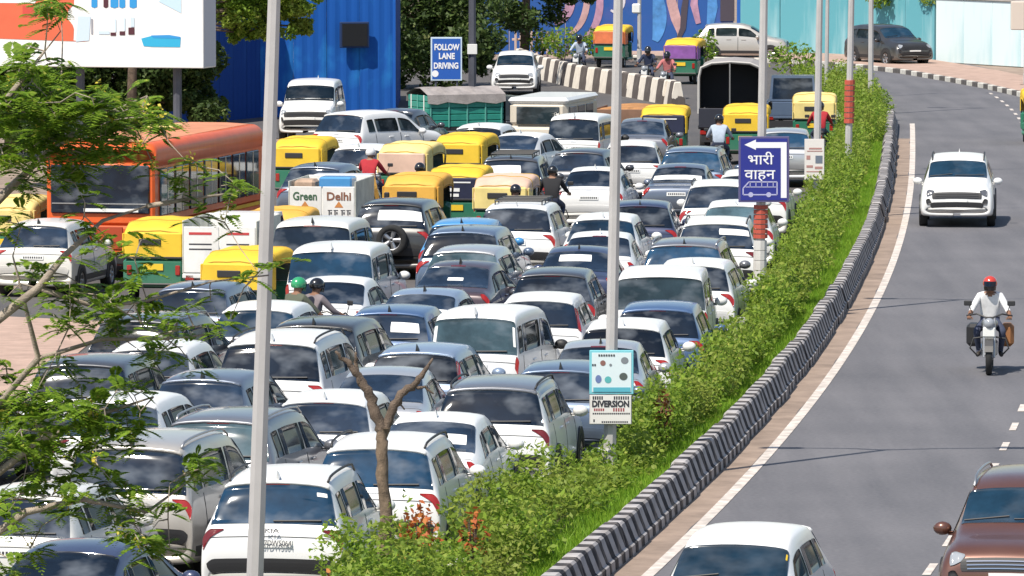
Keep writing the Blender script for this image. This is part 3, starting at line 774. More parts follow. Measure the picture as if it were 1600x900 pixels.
FOOT = []
def car(kind, color, x, y, rz, label, name=None, glass=GLASS, roof=None, rails=None, tall=False, tail=TAIL, plate=PLATE, sticker=None, spare=False, rack=False, group=None, cat='car', rim=RIM, chars=True, antenna=True, trim=None):
    D=kind_parts(kind); S=D['S']
    nm=name or {'suv':'sport_utility_car','hatch':'hatchback_car','sedan':'sedan_car','mpv':'people_carrier','van':'van','jeep':'off_road_car'}[kind]
    t=thing(nm,label,cat,(x,y,0),rz,group)
    P=PAINT[color]
    b=obj('body',D['body'],P,t)
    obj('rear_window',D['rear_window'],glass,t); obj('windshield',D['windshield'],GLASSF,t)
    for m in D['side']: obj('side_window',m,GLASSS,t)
    for m in (D['tail_tall'] if tall else D['tail']): obj('tail_light',m,tail,t)
    for m in D['head']: obj('headlight',m,LAMPD if color=='white' and kind=='suv' else LAMP,t)
    g=obj('grille',D['grille'],BLACKP,t); obj('grille_bar',D['grille_bar'],CHROME if color=='copper' else mat('grille_gloss',(.05,.05,.055),.3),g)
    obj('front_bumper',D['front_bumper'],BLACKP,t); obj('rear_bumper',D['rear_bumper'],trim or (BLACKP if kind in('suv','jeep','mpv') else P),t)
    for m in D['fog']: obj('fog_light',m,BLACKP,t)
    n=obj('number_plate',D['plate'],plate,t)
    if chars: obj('plate_characters',D['plate_chars'],INK,n)
    obj('number_plate',D['fplate'],plate,t)
    if roof: obj('roof',D['roof'],PAINT[roof],t)
    hsh=sum(ord(c_)*(i_+3) for i_,c_ in enumerate(label))
    if hsh%3==0: obj('brake_light',D['brake'],TAILD,t)
    if rails is None: rails = kind in ('suv','mpv')
    if rails:
        for m in D['rail']: obj('roof_rail',m,BLACKP if color in('white','offwhite') else RIM,t)
    if antenna and hsh%5<3: obj('antenna',D['antenna'],BLACKP if color!='white' else P,t)
    for m in D['mirror']: obj('side_mirror',m,P if kind!='van' else BLACKP,t)
    for m in D['handle']: obj('door_handle',m,P,t)
    obj('shut_line',D['seam'],BLACKP,t)['kind']='stuff'; obj('cladding',D['cladding'],BLACKP,t)
    if 'spoiler' in D and kind not in ('van','jeep'): obj('spoiler',D['spoiler'],PAINT[roof] if roof else P,t)
    if 'wiper' in D: obj('rear_wiper',D['wiper'],BLACKP,t)
    for m in D['fwiper']: obj('wiper',m,BLACKP,t)
    obj('badge',D['badge'],CHROME,t)
    ya,yb,r=AXLE[kind]; w=STN[kind][6][1]
    for yc in (ya,yb):
        for sg in (1,-1): put_wheel(t,sg*(w-.085),yc,r,sg,.2,rim)
    if sticker:
        for q in sticker:
            (u0,u1,v0,v1)=q[:4]; mm=q[4] if len(q)>4 else PAPER
            S.patch([(u0,v0),(u1,v0),(u1,v1),(u0,v1)],.013,2,3,.02).build('sticker',mm,t)
    if spare:
        yb_=STN[kind][2][0]; tm,rm,dm=wheel_meshes(.33,.2)
        o=obj('spare_wheel',tm,RUBBER,t,(.10,yb_-.14,.86)); o.rotation_euler=(0,0,-math.pi/2)
        obj('rim',rm,RIM,o); obj('brake_disc',dm,BLACKP,o)
    if rack:
        zr=STN[kind][6][5]; m=MB()
        for xx in (-.5,.5): m.tube([(xx,-1.4,zr+.06),(xx,.3,zr+.06)],.02,6)
        for yy_ in (-1.4,-.85,-.3,.28): m.tube([(-.5,yy_,zr+.06),(.5,yy_,zr+.06)],.02,6); m.tube([(-.5,yy_,zr-.04),(-.5,yy_,zr+.06)],.015,5); m.tube([(.5,yy_,zr-.04),(.5,yy_,zr+.06)],.015,5)
        m.build('roof_rack',BLACKP,t)
    L=STN[kind]; FOOT.append([label,x,y,rz,STN[kind][6][1]+.03,-L[1][0],L[11][0],[t]])
    return t
def lane_rz(y, adj=0.0): return -(math.atan(BS(min(y,200))) + R(adj))
def car_rear(kind, color, px, py, label, adj=0.0, dz=0.0, **k):
    """a car going away whose rear roof edge shows at pixel (px, py)"""
    adj+=(sum(map(ord,label))%7-3)*.6
    yr,hr=REARTOP[kind]; p=pix(px,py,hr); rz=lane_rz(p.y,adj)
    d=Vector((-math.sin(rz),math.cos(rz),0)); c=p-d*yr+d*dz
    return car(kind,color,c.x,c.y,rz,label,**k)
def car_front(kind, color, px, py, label, adj=0.0, **k):
    """an oncoming car whose windscreen top shows at pixel (px, py)"""
    yr,hr=FRONTTOP[kind]; p=pix(px,py,hr); rz=lane_rz(p.y,adj)+math.pi
    d=Vector((-math.sin(rz),math.cos(rz),0)); c=p-d*yr
    return car(kind,color,c.x,c.y,rz,label,**k)
def car_side(kind, color, px, py, deg, label, **k):
    """a car whose footprint centre shows at pixel (px, py), heading deg clockwise from straight ahead"""
    p=pix(px,py,0); return car(kind,color,p.x,p.y,-R(deg),label,**k)

# ------------------------------------------------------------------ auto rickshaw
YEL = [mat('canvas_yellow',(.72,.47,.03),.7,var=.1,vscale=2,bump=.15), mat('canvas_pale',(.72,.58,.22),.75,var=.14,vscale=2,bump=.15), mat('canvas_orange',(.70,.38,.06),.7,var=.12,vscale=2,bump=.15)]
GREEN = mat('rickshaw_green',(.01,.15,.085),.4,coat=.3,dust=.3,vscale=2)
NAVYF = mat('navy_flap',(.012,.016,.045),.6,var=.2)
PINKR = mat('sunbleached_pink',(.62,.42,.32),.8,var=.15,vscale=2)
SEATB = mat('black_vinyl',(.02,.02,.022),.5)
_auto = {}
def auto_parts():
    if _auto: return _auto
    # roof: arched sections from tail to brow
    st=[(-1.30,.56,1.30),(-1.27,.62,1.50),(-1.12,.65,1.62),(-.5,.66,1.70),(.25,.65,1.71),(.75,.62,1.64),(.93,.58,1.52)]
    rings=[]
    for (y,w,z) in st:
        h=[(w,z-.30),(w,z-.14),(w*.93,z-.035),(w*.55,z),(0,z+.02)]
        rings.append([(x,y,q) for x,q in h]+[(-x,y,q) for x,q in h[-2::-1]])
    P=np.array(rings); us=np.linspace(0,6,19); vs=np.linspace(0,8,21)
    G=_bs(P,us); V=[]
    for i in range(len(us)): V+=_bs(G[i],vs).tolist()
    nv=len(vs); n0=len(V)
    V+=[(x*.97,y,z-.035) for x,y,z in V]
    F=[(i*nv+j,i*nv+j+1,(i+1)*nv+j+1,(i+1)*nv+j) for i in range(18) for j in range(nv-1)]
    F+=[tuple(n0+k for k in reversed(f)) for f in list(F)]
    F+=[(j,j+1,n0+j+1,n0+j) for j in range(nv-1)]+[(18*nv+j,n0+18*nv+j,n0+18*nv+j+1,18*nv+j+1) for j in range(nv-1)]
    F+=[(i*nv,n0+i*nv,n0+(i+1)*nv,(i+1)*nv) for i in range(18)]+[(i*nv+nv-1,(i+1)*nv+nv-1,n0+(i+1)*nv+nv-1,n0+i*nv+nv-1) for i in range(18)]
    V=[(x+.010*math.sin(9*y+3*z),y,z-.018*abs(math.sin(3.6*y))*(1-(x/.7)**2)+.008*math.sin(13*x+5*y)) for x,y,z in V]
    _auto['roof']=MB().add(V,F).mesh('canopy',True)
    _auto['panel']=MB().rbox(-.60,.60,-1.315,-1.25,.93,1.46,.05).mesh('rear_panel')
    _auto['flaps']=[MB().rbox(sg*.635-.02,sg*.635+.02,-1.26,-.68,.94,1.44,.015).mesh('side_flap') for sg in (1,-1)]
    _auto['slot']=MB().rbox(-.30,.16,-1.335,-1.312,1.20,1.33,.02).mesh('slot_window')
    b=MB(); b.rbox(-.64,.64,-1.30,-.55,.36,.95,.08); b.rbox(-.62,.62,-.56,.62,.28,.38,.03); b.rbox(-.60,.60,-.60,-.18,.38,.62,.04)
    _auto['tub']=b.mesh('body')
    c=MB(); V=[]
    for (y,w,z0,z1) in ((.55,.56,.32,.92),(.80,.54,.32,1.0),(1.05,.40,.36,.96),(1.22,.26,.42,.80)): V+=[(-w,y,z0),(w,y,z0),(w,y,z1-.06),(w*.8,y,z1),(-w*.8,y,z1),(-w,y,z1-.06)]
    F=[(6*i+k,6*i+(k+1)%6,6*i+6+(k+1)%6,6*i+6+k) for i in range(3) for k in range(6)]+[(0,5,4,3,2,1),(18,19,20,21,22,23)]
    _auto['cowl']=c.add(V,F).mesh('front_cowl',False)
    _auto['seat']=MB().rbox(-.56,.56,-.62,-.20,.62,.74,.04).rbox(-.56,.56,-.70,-.56,.70,1.05,.04).rbox(-.25,.25,.1,.42,.58,.68,.03).mesh('seat')
    _auto['glass']=MB().add([(-.50,.93,1.0),(.50,.93,1.0),(.46,.95,1.47),(-.46,.95,1.47),(-.50,.945,1.0),(.50,.945,1.0),(.46,.965,1.47),(-.46,.965,1.47)],[(0,1,2,3),(7,6,5,4),(0,4,5,1),(1,5,6,2),(2,6,7,3),(3,7,4,0)]).mesh('windshield')
    p=MB()
    for sg in (1,-1):
        p.tube([(sg*.54,.88,.95),(sg*.56,.90,1.40)],.025,6); p.tube([(sg*.62,-.66,.9),(sg*.62,-.62,1.42)],.02,6)
    _auto['posts']=p.mesh('frame')
    _auto['lamp']=[MB().rbox(sg*.50-.05,sg*.50+.05,-1.325,-1.29,.60,.80,.015).mesh('tail_light') for sg in (1,-1)]
    _auto['plate']=MB().box(-.20,.20,-1.325,-1.305,.70,.83).mesh('number_plate')
    _auto['head']=MB().ball((0,1.24,.72),.10,.06,.10).mesh('headlight',True)
    _auto['bump']=MB().tube([(-.60,-1.34,.42),(.60,-1.34,.42)],.025,6).mesh('bumper')
    _auto['bar']=MB().tube([(-.3,.62,1.02),(-.12,.72,1.06),(.12,.72,1.06),(.3,.62,1.02)],.016,6).tube([(0,.72,1.06),(0,.98,.5)],.02,6).mesh('handlebar')
    return _auto
def auto(x,y,rz,label,canvas=0,panel=None,slot=True,green=GREEN,roof=None,advert=None,group='auto rickshaws caught in the jam'):
    A=auto_parts(); t=thing('auto_rickshaw',label,'auto rickshaw',(x,y,0),rz,group)
    obj('canopy',A['roof'],roof or YEL[canvas],t)
    for q_ in (3,8,13):
        sm=MB().tube([tuple(Vector(A['roof'].vertices[q_*21+k_].co)+Vector((0,0,.004))) for k_ in range(0,21)],.012,5); sm.build('canopy_seam',mat('seam_ochre',(.42,.27,.04),.8),t)
    MB().rbox(-.605,.605,-1.325,-1.30,.93,.975,.008).build('rear_hem',BLACKP,t)
    p=obj('rear_panel',A['panel'],panel or YEL[canvas],t)
    for m in A['flaps']: obj('side_flap',m,advert or YEL[canvas],t)
    if slot: obj('slot_window',A['slot'],BLACKP,p)
    if panel is NAVYF:
        for (x0,x1,z0,z1) in ((-.12,.12,1.14,1.22),(-.10,.10,1.02,1.09),(-.38,.38,1.34,1.37)): MB().box(x0,x1,-1.328,-1.312,z0,z1).build('white_mark',PAPER,p)
    obj('body',A['tub'],green,t); obj('front_cowl',A['cowl'],green,t); obj('seat',A['seat'],SEATB,t)
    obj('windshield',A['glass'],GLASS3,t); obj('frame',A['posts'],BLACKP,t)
    for m in A['lamp']: obj('tail_light',m,TAIL,t)
    obj('number_plate',A['plate'],PLATEY,t); obj('headlight',A['head'],LAMP,t); obj('bumper',A['bump'],BLACKP,t); obj('handlebar',A['bar'],BLACKP,t)
    for sg in (1,-1): put_wheel(t,sg*.50,-.85,.23,sg,.12)
    put_wheel(t,0,1.05,.23,1,.12)
    FOOT.append([label,x,y,rz,.66,1.34,1.28,[t]])
    return t
def auto_rear(px,py,label,adj=0.0,**k):
    p=pix(px,py,1.62); rz=lane_rz(p.y,adj); d=Vector((-math.sin(rz),math.cos(rz),0)); c=p+d*1.2
    return auto(c.x,c.y,rz,label,**k)

# ------------------------------------------------------------------ bus
ORANGE=mat('bus_orange',(.68,.10,.010),.5,coat=.2,dust=.15,var=.08)
ORANGE2=mat('bus_roof',(.60,.24,.12),.6,var=.18,vscale=1.2)
def bus(x,y,rz,label):
    t=thing('city_bus',label,'bus',(x,y,0),rz); W,L,H=1.22,9.3,3.05
    b=MB(); b.rbox(-W,W,0,L,.32,1.18,.08); b.rbox(-W+.03,W-.03,.02,L-.02,1.18,2.5,.05); b.build('body',ORANGE,t)
    pr=[(W+.008,2.42)]+[(W-.22+.228*math.cos(q_),2.70+.22*math.sin(q_)) for q_ in [R(15*k_) for k_ in range(7)]]
    fl=pr+[(-a_,c_) for a_,c_ in reversed(pr)]; n_=len(fl)
    yy_=[-.01,.03,.10,.22,L-.22,L-.10,L-.03,L+.01]; dn=[.14,.07,.025,0,0,.025,.07,.14]
    V=[(a_*(1-d_*.06),y_,c_-d_*(1 if c_>2.75 else .3)*(1 if c_>2.5 else 0)) for y_,d_ in zip(yy_,dn) for a_,c_ in fl]
    F=[(i_*n_+k_,i_*n_+(k_+1)%n_,(i_+1)*n_+(k_+1)%n_,(i_+1)*n_+k_) for i_ in range(7) for k_ in range(n_)]+[tuple(range(n_)),tuple(7*n_+k_ for k_ in range(n_))]
    MB().add(V,F).build('roof_edge',ORANGE,t,True)
    V=[];F=[]
    for y_ in (.25,L*.33,L*.66,L-.25): V+=[(-W+.28,y_,2.925),(-.4,y_,2.955),(.4,y_,2.955),(W-.28,y_,2.925)]
    for i_ in range(3):
        for k_ in range(3): F.append((4*i_+k_,4*i_+k_+1,4*i_+5+k_,4*i_+4+k_))
    MB().add(V,F).build('roof',ORANGE2,t)
    hv=MB(); hv.rbox(-.35,.25,5.0,5.9,2.95,3.07,.04); hv.build('roof_hatch',YEL[1],t)
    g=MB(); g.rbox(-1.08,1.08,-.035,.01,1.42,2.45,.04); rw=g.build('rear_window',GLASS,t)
    MB().box(-1.05,1.05,-.05,-.03,1.62,1.645).build('window_bar',RIM,rw)
    MB().box(-.35,.85,-.05,-.03,1.46,1.53).build('white_strip',PAPER,rw)
    fw=MB(); fw.rbox(-1.1,1.1,L-.01,L+.035,1.2,2.6,.04); fw.build('windshield',GLASS2,t)
    for sg in (1,-1):
        for i in range(7):
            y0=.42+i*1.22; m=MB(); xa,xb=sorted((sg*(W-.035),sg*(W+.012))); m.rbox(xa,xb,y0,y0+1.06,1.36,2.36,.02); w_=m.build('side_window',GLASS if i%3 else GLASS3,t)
            xa,xb=sorted((sg*(W+.012),sg*(W+.02))); MB().box(xa,xb,y0+.5,y0+.55,1.38,2.34).build('window_bar',RIM,w_)
        xa,xb=sorted((sg*W,sg*(W+.008))); MB().box(xa,xb,.1,L-.1,1.12,1.20).build('side_stripe',YEL[0],t)
    for sg in (1,-1):
        for (z0,z1,m_) in ((.62,.80,TAIL),(.84,.98,YEL[2]),(1.02,1.14,TAIL)):
            MB().rbox(sg*1.05-.11,sg*1.05+.11,-.03,.01,z0,z1,.02).build('tail_light',m_,t)
    MB().rbox(-1.2,1.2,-.09,.0,.34,.56,.03).build('rear_bumper',BLACKP,t)
    MB().rbox(-.5,.5,-.025,.005,.66,1.15,.02).build('engine_cover',mat('bus_orange_dark',(.38,.05,.012),.6),t)
    MB().box(-.22,.22,-.035,-.02,.44+.14,.70).build('number_plate',PLATEY,t)
    for yc in (2.2,7.1):
        for sg in (1,-1): put_wheel(t,sg*(W-.14),yc,.48,sg,.26)
    FOOT.append([label,x+L/2*math.sin(-rz),y+L/2*math.cos(rz),rz,1.28,L/2,L/2,[t]]); return t

# ------------------------------------------------------------------ small trucks
def cab(t,y0,y1,w,h,P,zb=.45):
    m=MB(); m.rbox(-w,w,y0,y1,zb,1.05,.06); V=[(-w+.02,y0+.02,1.05),(w-.02,y0+.02,1.05),(w-.02,y1-.05,1.05),(-w+.02,y1-.05,1.05),(-w+.1,y0+.06,h),(w-.1,y0+.06,h),(w-.1,y1-.42,h),(-w+.1,y1-.42,h)]
    m.add(V,[(4,5,6,7),(0,1,5,4),(1,2,6,5),(2,3,7,6),(3,0,4,7)]); c=m.build('cab',P,t)
    g=MB(); g.add([(-w+.1,y1-.035,1.1),(w-.1,y1-.035,1.1),(w-.17,y1-.395,h-.06),(-w+.17,y1-.395,h-.06)],[(0,1,2,3)]); g.build('windshield',GLASS2,t)
    g=MB(); g.add([(-w+.12,y0+.015,1.12),(w-.12,y0+.015,1.12),(w-.16,y0+.04,h-.08),(-w+.16,y0+.04,h-.08)],[(0,1,2,3)]); g.build('rear_window',GLASS,t)
    for sg in (1,-1):
        g=MB(); g.add([(sg*(w-.012),y0+.2,1.1),(sg*(w-.012),y1-.12,1.1),(sg*(w-.085),y1-.44,h-.08),(sg*(w-.085),y0+.2,h-.08)],[(0,1,2,3)]); g.build('side_window',GLASS,t)
        MB().rbox(sg*w-.06+sg*.14,sg*w+.06+sg*.14,y1-.2,y1-.12,1.1,1.34,.02).build('side_mirror',BLACKP,t)
        MB().rbox(sg*(w-.2)-.12,sg*(w-.2)+.12,y1-.02,y1+.02,.72,.88,.02).build('headlight',LAMP,t)
    MB().rbox(-w,w,y1-.02,y1+.08,.42,.58,.03).build('front_bumper',BLACKP,t)
def chassis(t,L,w,r=.30,dual=False):
    m=MB(); m.box(-.4,-.3,-L/2+.05,L/2-.2,.42,.54); m.box(.3,.4,-L/2+.05,L/2-.2,.42,.54); m.box(-w+.1,w-.1,-L/2+.02,-L/2+.08,.36,.56); m.build('chassis',BLACKP,t)
    for yc in (-L/2+.75,L/2-.7):
        for sg in (1,-1): put_wheel(t,sg*(w-.13),yc,r,sg,.18)
    for sg in (1,-1): MB().rbox(sg*(w-.15)-.09,sg*(w-.15)+.09,-L/2-.0,-L/2+.05,.58,.70,.015).build('tail_light',TAIL,t)
WHITEB=mat('white_box',(.74,.73,.70),.6,var=.12,vscale=2.5,dust=.2)
def box_truck(x,y,rz,label,words=True):
    t=thing('mini_truck',label,'truck',(x,y,0),rz); L,w=3.8,.76
    chassis(t,L,w); cab(t,.75,1.9,w-.02,1.78,PAINT['white'])
    b=MB(); b.rbox(-w,w,-1.9,.70,.62,.72,.02); b.build('bed_floor',WHITEB,t)
    for sg in (1,-1):
        xa,xb=sorted((sg*(w-.03),sg*w)); MB().rbox(xa,xb,-1.88,.70,.72,1.78,.01).build('side_board',mat('box_side',(.52,.52,.46),.7,var=.2),t)
    MB().rbox(-w+.03,w-.03,.66,.70,.72,1.78,.01).build('head_board',WHITEB,t)
    for sg in (1,-1):
        xa,xb=sorted((sg*.012,sg*(w-.035))); d=MB(); d.rbox(xa,xb,-1.90,-1.86,.74,1.66,.01); dd=d.build('rear_door',WHITEB,t)
        cx=sg*.38
        if words:
            text_on('Green' if sg<0 else 'Delhi',.25,mat('ink_green',(.05,.12,.06),.7) if sg<0 else mat('ink_brown',(.22,.09,.05),.7),dd,(cx,-1.905,1.44),(math.pi/2,0,0),.006,width=.54)
            MB().add([(cx-.10,-1.905,1.20),(cx+.10,-1.905,1.20),(cx,-1.905,1.34)],[(0,1,2)]).build('triangle',mat('ink_orange',(.55,.22,.06),.7),dd)
            m=MB()
            for q in range(4):
                x0=cx-.25+q*.13+(.03 if q>1 else 0); m.box(x0,x0+.10,-1.906,-1.902,1.13,1.145); m.box(x0+.02,x0+.045,-1.906,-1.902,1.03,1.13); m.box(x0+.06,x0+.09,-1.906,-1.902,1.05,1.10)
            m.build('lettering',INK,dd)
            V=[(cx-sg*-.30,-1.905,.98),(cx-sg*-.30,-1.905,.90),(cx+sg*-.22,-1.905,.84),(cx+sg*-.22,-1.905,.90)]; MB().add(V,[(0,1,2,3)]).build('red_flash',mat('ink_red',(.5,.05,.05),.7),dd)
        else:
            for (z,hh,m_) in ((1.50,.10,mat('ink_red',(.5,.05,.05),.7)),(1.30,.05,INK),(1.20,.05,INK)):
                MB().box(cx-.24,cx+.22,-1.906,-1.902,z,z+hh*.5).build('lettering',m_,dd)
    if words:
        MB().rbox(-.12,.62,-1.6,-.9,1.60,1.86,.04).build('blue_cover',PAINT['skyblue'],t)
        MB().rbox(-.66,-.2,-1.7,-1.0,1.56,1.80,.06).build('load_sack',mat('sacking',(.42,.30,.22),.9,var=.3),t)
    FOOT.append([label,x,y,rz,.78,1.92,2.0,[t]]); return t
TEALT=mat('truck_green',(.012,.26,.20),.5,coat=.2,dust=.3,var=.12)
TARP=mat('grey_tarpaulin',(.30,.27,.26),.8,var=.25,vscale=2,bump=.4)
def green_truck(x,y,rz,label):
    t=thing('high_sided_truck',label,'truck',(x,y,0),rz); L,w=4.6,.95
    chassis(t,L,w,.36); cab(t,1.1,2.3,w-.04,1.9,PAINT['charcoal'])
    MB().rbox(-w,w,-2.3,1.0,.72,.84,.02).build('bed_floor',BLACKP,t)
    for sg in (1,-1):
        for i in range(5):
            z0=.86+i*.225; xa,xb=sorted((sg*(w-.04),sg*w)); MB().rbox(xa,xb,-2.3,1.0,z0,z0+.205,.015).build('side_slat',TEALT,t)
        for yy_ in (-2.2,-1.4,-.6,.2,.9):
            xa,xb=sorted((sg*w,sg*(w+.035))); MB().rbox(xa,xb,yy_-.03,yy_+.03,.84,1.98,.01).build('stake',mat('truck_green_light',(.10,.36,.30),.5),t)
    for i in range(5): z0=.86+i*.225; MB().rbox(-w+.05,w-.05,-2.31,-2.27,z0,z0+.205,.015).build('tail_slat',TEALT,t)
    for xx in (-.6,0,.6): MB().rbox(xx-.03,xx+.03,-2.345,-2.31,.84,1.98,.01).build('stake',PAPER if xx else MATS['truck_green_light'],t)
    MB().rbox(-w+.05,w-.05,.95,.99,.86,1.98,.01).build('head_board',TEALT,t)
    V=[];F=[]
    ys=np.linspace(-2.36,1.06,9)
    for i,yy_ in enumerate(ys):
        sag=.05*math.sin(i*2.1); V+=[(-w-.07,yy_,1.72+sag),(-w-.05,yy_,2.0),(-.3,yy_,2.20+sag),(.3,yy_,2.22-sag),(w+.05,yy_,2.0),(w+.09,yy_,1.70-sag)]
    for i in range(8):
        for k in range(5): F.append((6*i+k,6*i+k+1,6*i+7+k,6*i+6+k))
    MB().add(V,F).build('tarpaulin',TARP,t)
    t.scale=(.8,.74,.84); FOOT.append([label,x,y,rz,.80,1.75,1.8,[t]]); return t
KHAKI=mat('canvas_grey',(.30,.28,.27),.85,var=.15,vscale=2,bump=.2)
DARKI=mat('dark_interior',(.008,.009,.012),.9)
def covered_truck(x,y,rz,label):
    t=thing('covered_truck',label,'truck',(x,y,0),rz); L,w=5.2,.96
    chassis(t,L,w,.36); cab(t,1.4,2.6,w-.05,2.0,PAINT['grey'])
    MB().rbox(-w,w,-2.6,1.35,.74,.86,.02).build('bed_floor',BLACKP,t)
    MB().rbox(-w+.02,w-.02,-2.64,-2.58,.78,1.36,.02).build('tail_board',mat('tailboard_navy',(.02,.022,.035),.6),t)
    # canvas tunnel open at the back
    prof=[(w,1.2),(w,2.25),(w*.93,2.55),(w*.6,2.68),(0,2.72)]; full=[(x_,z) for x_,z in prof]+[(-x_,z) for x_,z in prof[-2::-1]]
    V=[];F=[];n=len(full)
    for yy_ in (-2.55,-1.5,-.4,.6,1.32): V+=[(x_,yy_,z-.015*math.cos(yy_*3)) for x_,z in full]
    k0=len(V)
    for yy_ in (-2.55,-1.5,-.4,.6,1.32): V+=[(x_*.96,yy_,z-.05) for x_,z in full]
    for i in range(4):
        for k in range(n-1): F+=[(i*n+k,i*n+k+1,(i+1)*n+k+1,(i+1)*n+k),(k0+i*n+k,k0+(i+1)*n+k,k0+(i+1)*n+k+1,k0+i*n+k+1)]
    for k in range(n-1): F.append((k,k0+k,k0+k+1,k+1))
    F.append(tuple(4*n+k for k in range(n)))
    MB().add(V,F).build('canvas_cover',KHAKI,t)
    fr=MB(); fr.tube([(x_*.985,-2.57,z) for x_,z in full],.04,6); fr.build('hoop',mat('canvas_pale_grey',(.46,.44,.42),.8),t)
    MB().tube([(-.03,-2.57,1.35),(-.03,-2.57,2.68)],.022,6).build('centre_post',RIM,t)
    MB().box(-w+.06,w-.06,-1.9,-1.88,1.36,2.60).build('shade_backing',DARKI,t)  # black sheet standing in for the shade inside the tunnel
    FOOT.append([label,x,y,rz,.98,2.65,2.7,[t]]); return t
def pickup(x,y,rz,label,P,load=None,w=.78,L=4.0,cabh=1.85,name='pickup_truck'):
    t=thing(name,label,'truck' if cabh else 'trailer',(x,y,0),rz); chassis(t,L,w)
    if cabh: cab(t,L/2-1.35,L/2-.1,w-.02,cabh,P)
    else: MB().tube([(-.4,L/2-1.4,.6),(0,L/2,.55),(.4,L/2-1.4,.6)],.05,6).build('drawbar',P,t)
    MB().rbox(-w,w,-L/2,L/2-1.42,.62,.72,.02).build('bed_floor',P,t)
    for sg in (1,-1):
        xa,xb=sorted((sg*(w-.035),sg*w)); MB().rbox(xa,xb,-L/2+.02,L/2-1.42,.72,1.14,.015).build('side_board',P,t)
    MB().rbox(-w+.04,w-.04,-L/2,-L/2+.04,.72,1.14,.015).build('tail_board',P,t)
    if load:
        V=[];F=[];nx,ny=7,9
        for j in range(ny):
            for i in range(nx):
                u=i/(nx-1);v=j/(ny-1); V.append((-w+.05+u*(2*w-.1),-L/2+.06+v*(L-1.55),1.06+.16*math.sin(math.pi*u)*math.sin(math.pi*v)**.5+.05*random.random()))
        for j in range(ny-1):
            for i in range(nx-1): F.append((j*nx+i,j*nx+i+1,(j+1)*nx+i+1,(j+1)*nx+i))
        MB().add(V,F).build('load',load,t)
    FOOT.append([label,x,y,rz,w,L/2,L/2,[t]]); return t
def minibus(x,y,rz,label):
    t=thing('minibus',label,'minibus',(x,y,0),rz); w,L=.88,4.6
    m=MB(); m.rbox(-w,w,-L/2,L/2,.36,1.22,.10); m.rbox(-w+.05,w-.05,-L/2+.04,L/2-.45,1.2,1.9,.12); m.build('body',mat('minibus_cream',(.62,.55,.45),.5,coat=.3,dust=.4),t)
    MB().rbox(-w+.01,w-.01,-L/2+.02,L/2-.5,1.84,2.02,.08).build('roof',PAINT['white'],t)
    MB().rbox(-.62,.62,-L/2+.015,-L/2+.055,1.26,1.76,.04).build('rear_window',GLASS3,t)
    for sg in (1,-1):
        for i in range(3):
            xa,xb=sorted((sg*(w-.08),sg*(w-.035))); MB().rbox(xa,xb,-L/2+.35+i*1.1,-L/2+1.3+i*1.1,1.28,1.76,.03).build('side_window',GLASS,t)
        MB().rbox(sg*.74-.07,sg*.74+.07,-L/2-.02,-L/2+.02,.8,1.1,.02).build('tail_light',TAIL,t)
    MB().rbox(-.8,.8,L/2-.48,L/2-.40,1.22,1.80,.03).build('windshield',GLASS2,t)
    MB().box(-.22,.22,-L/2-.02,-L/2+.005,.62,.74).build('number_plate',PLATE,t)
    for yc in (-1.35,1.4):
        for sg in (1,-1): put_wheel(t,sg*(w-.1),yc,.32,sg)
    FOOT.append([label,x,y,rz,.9,2.3,2.3,[t]]); return t

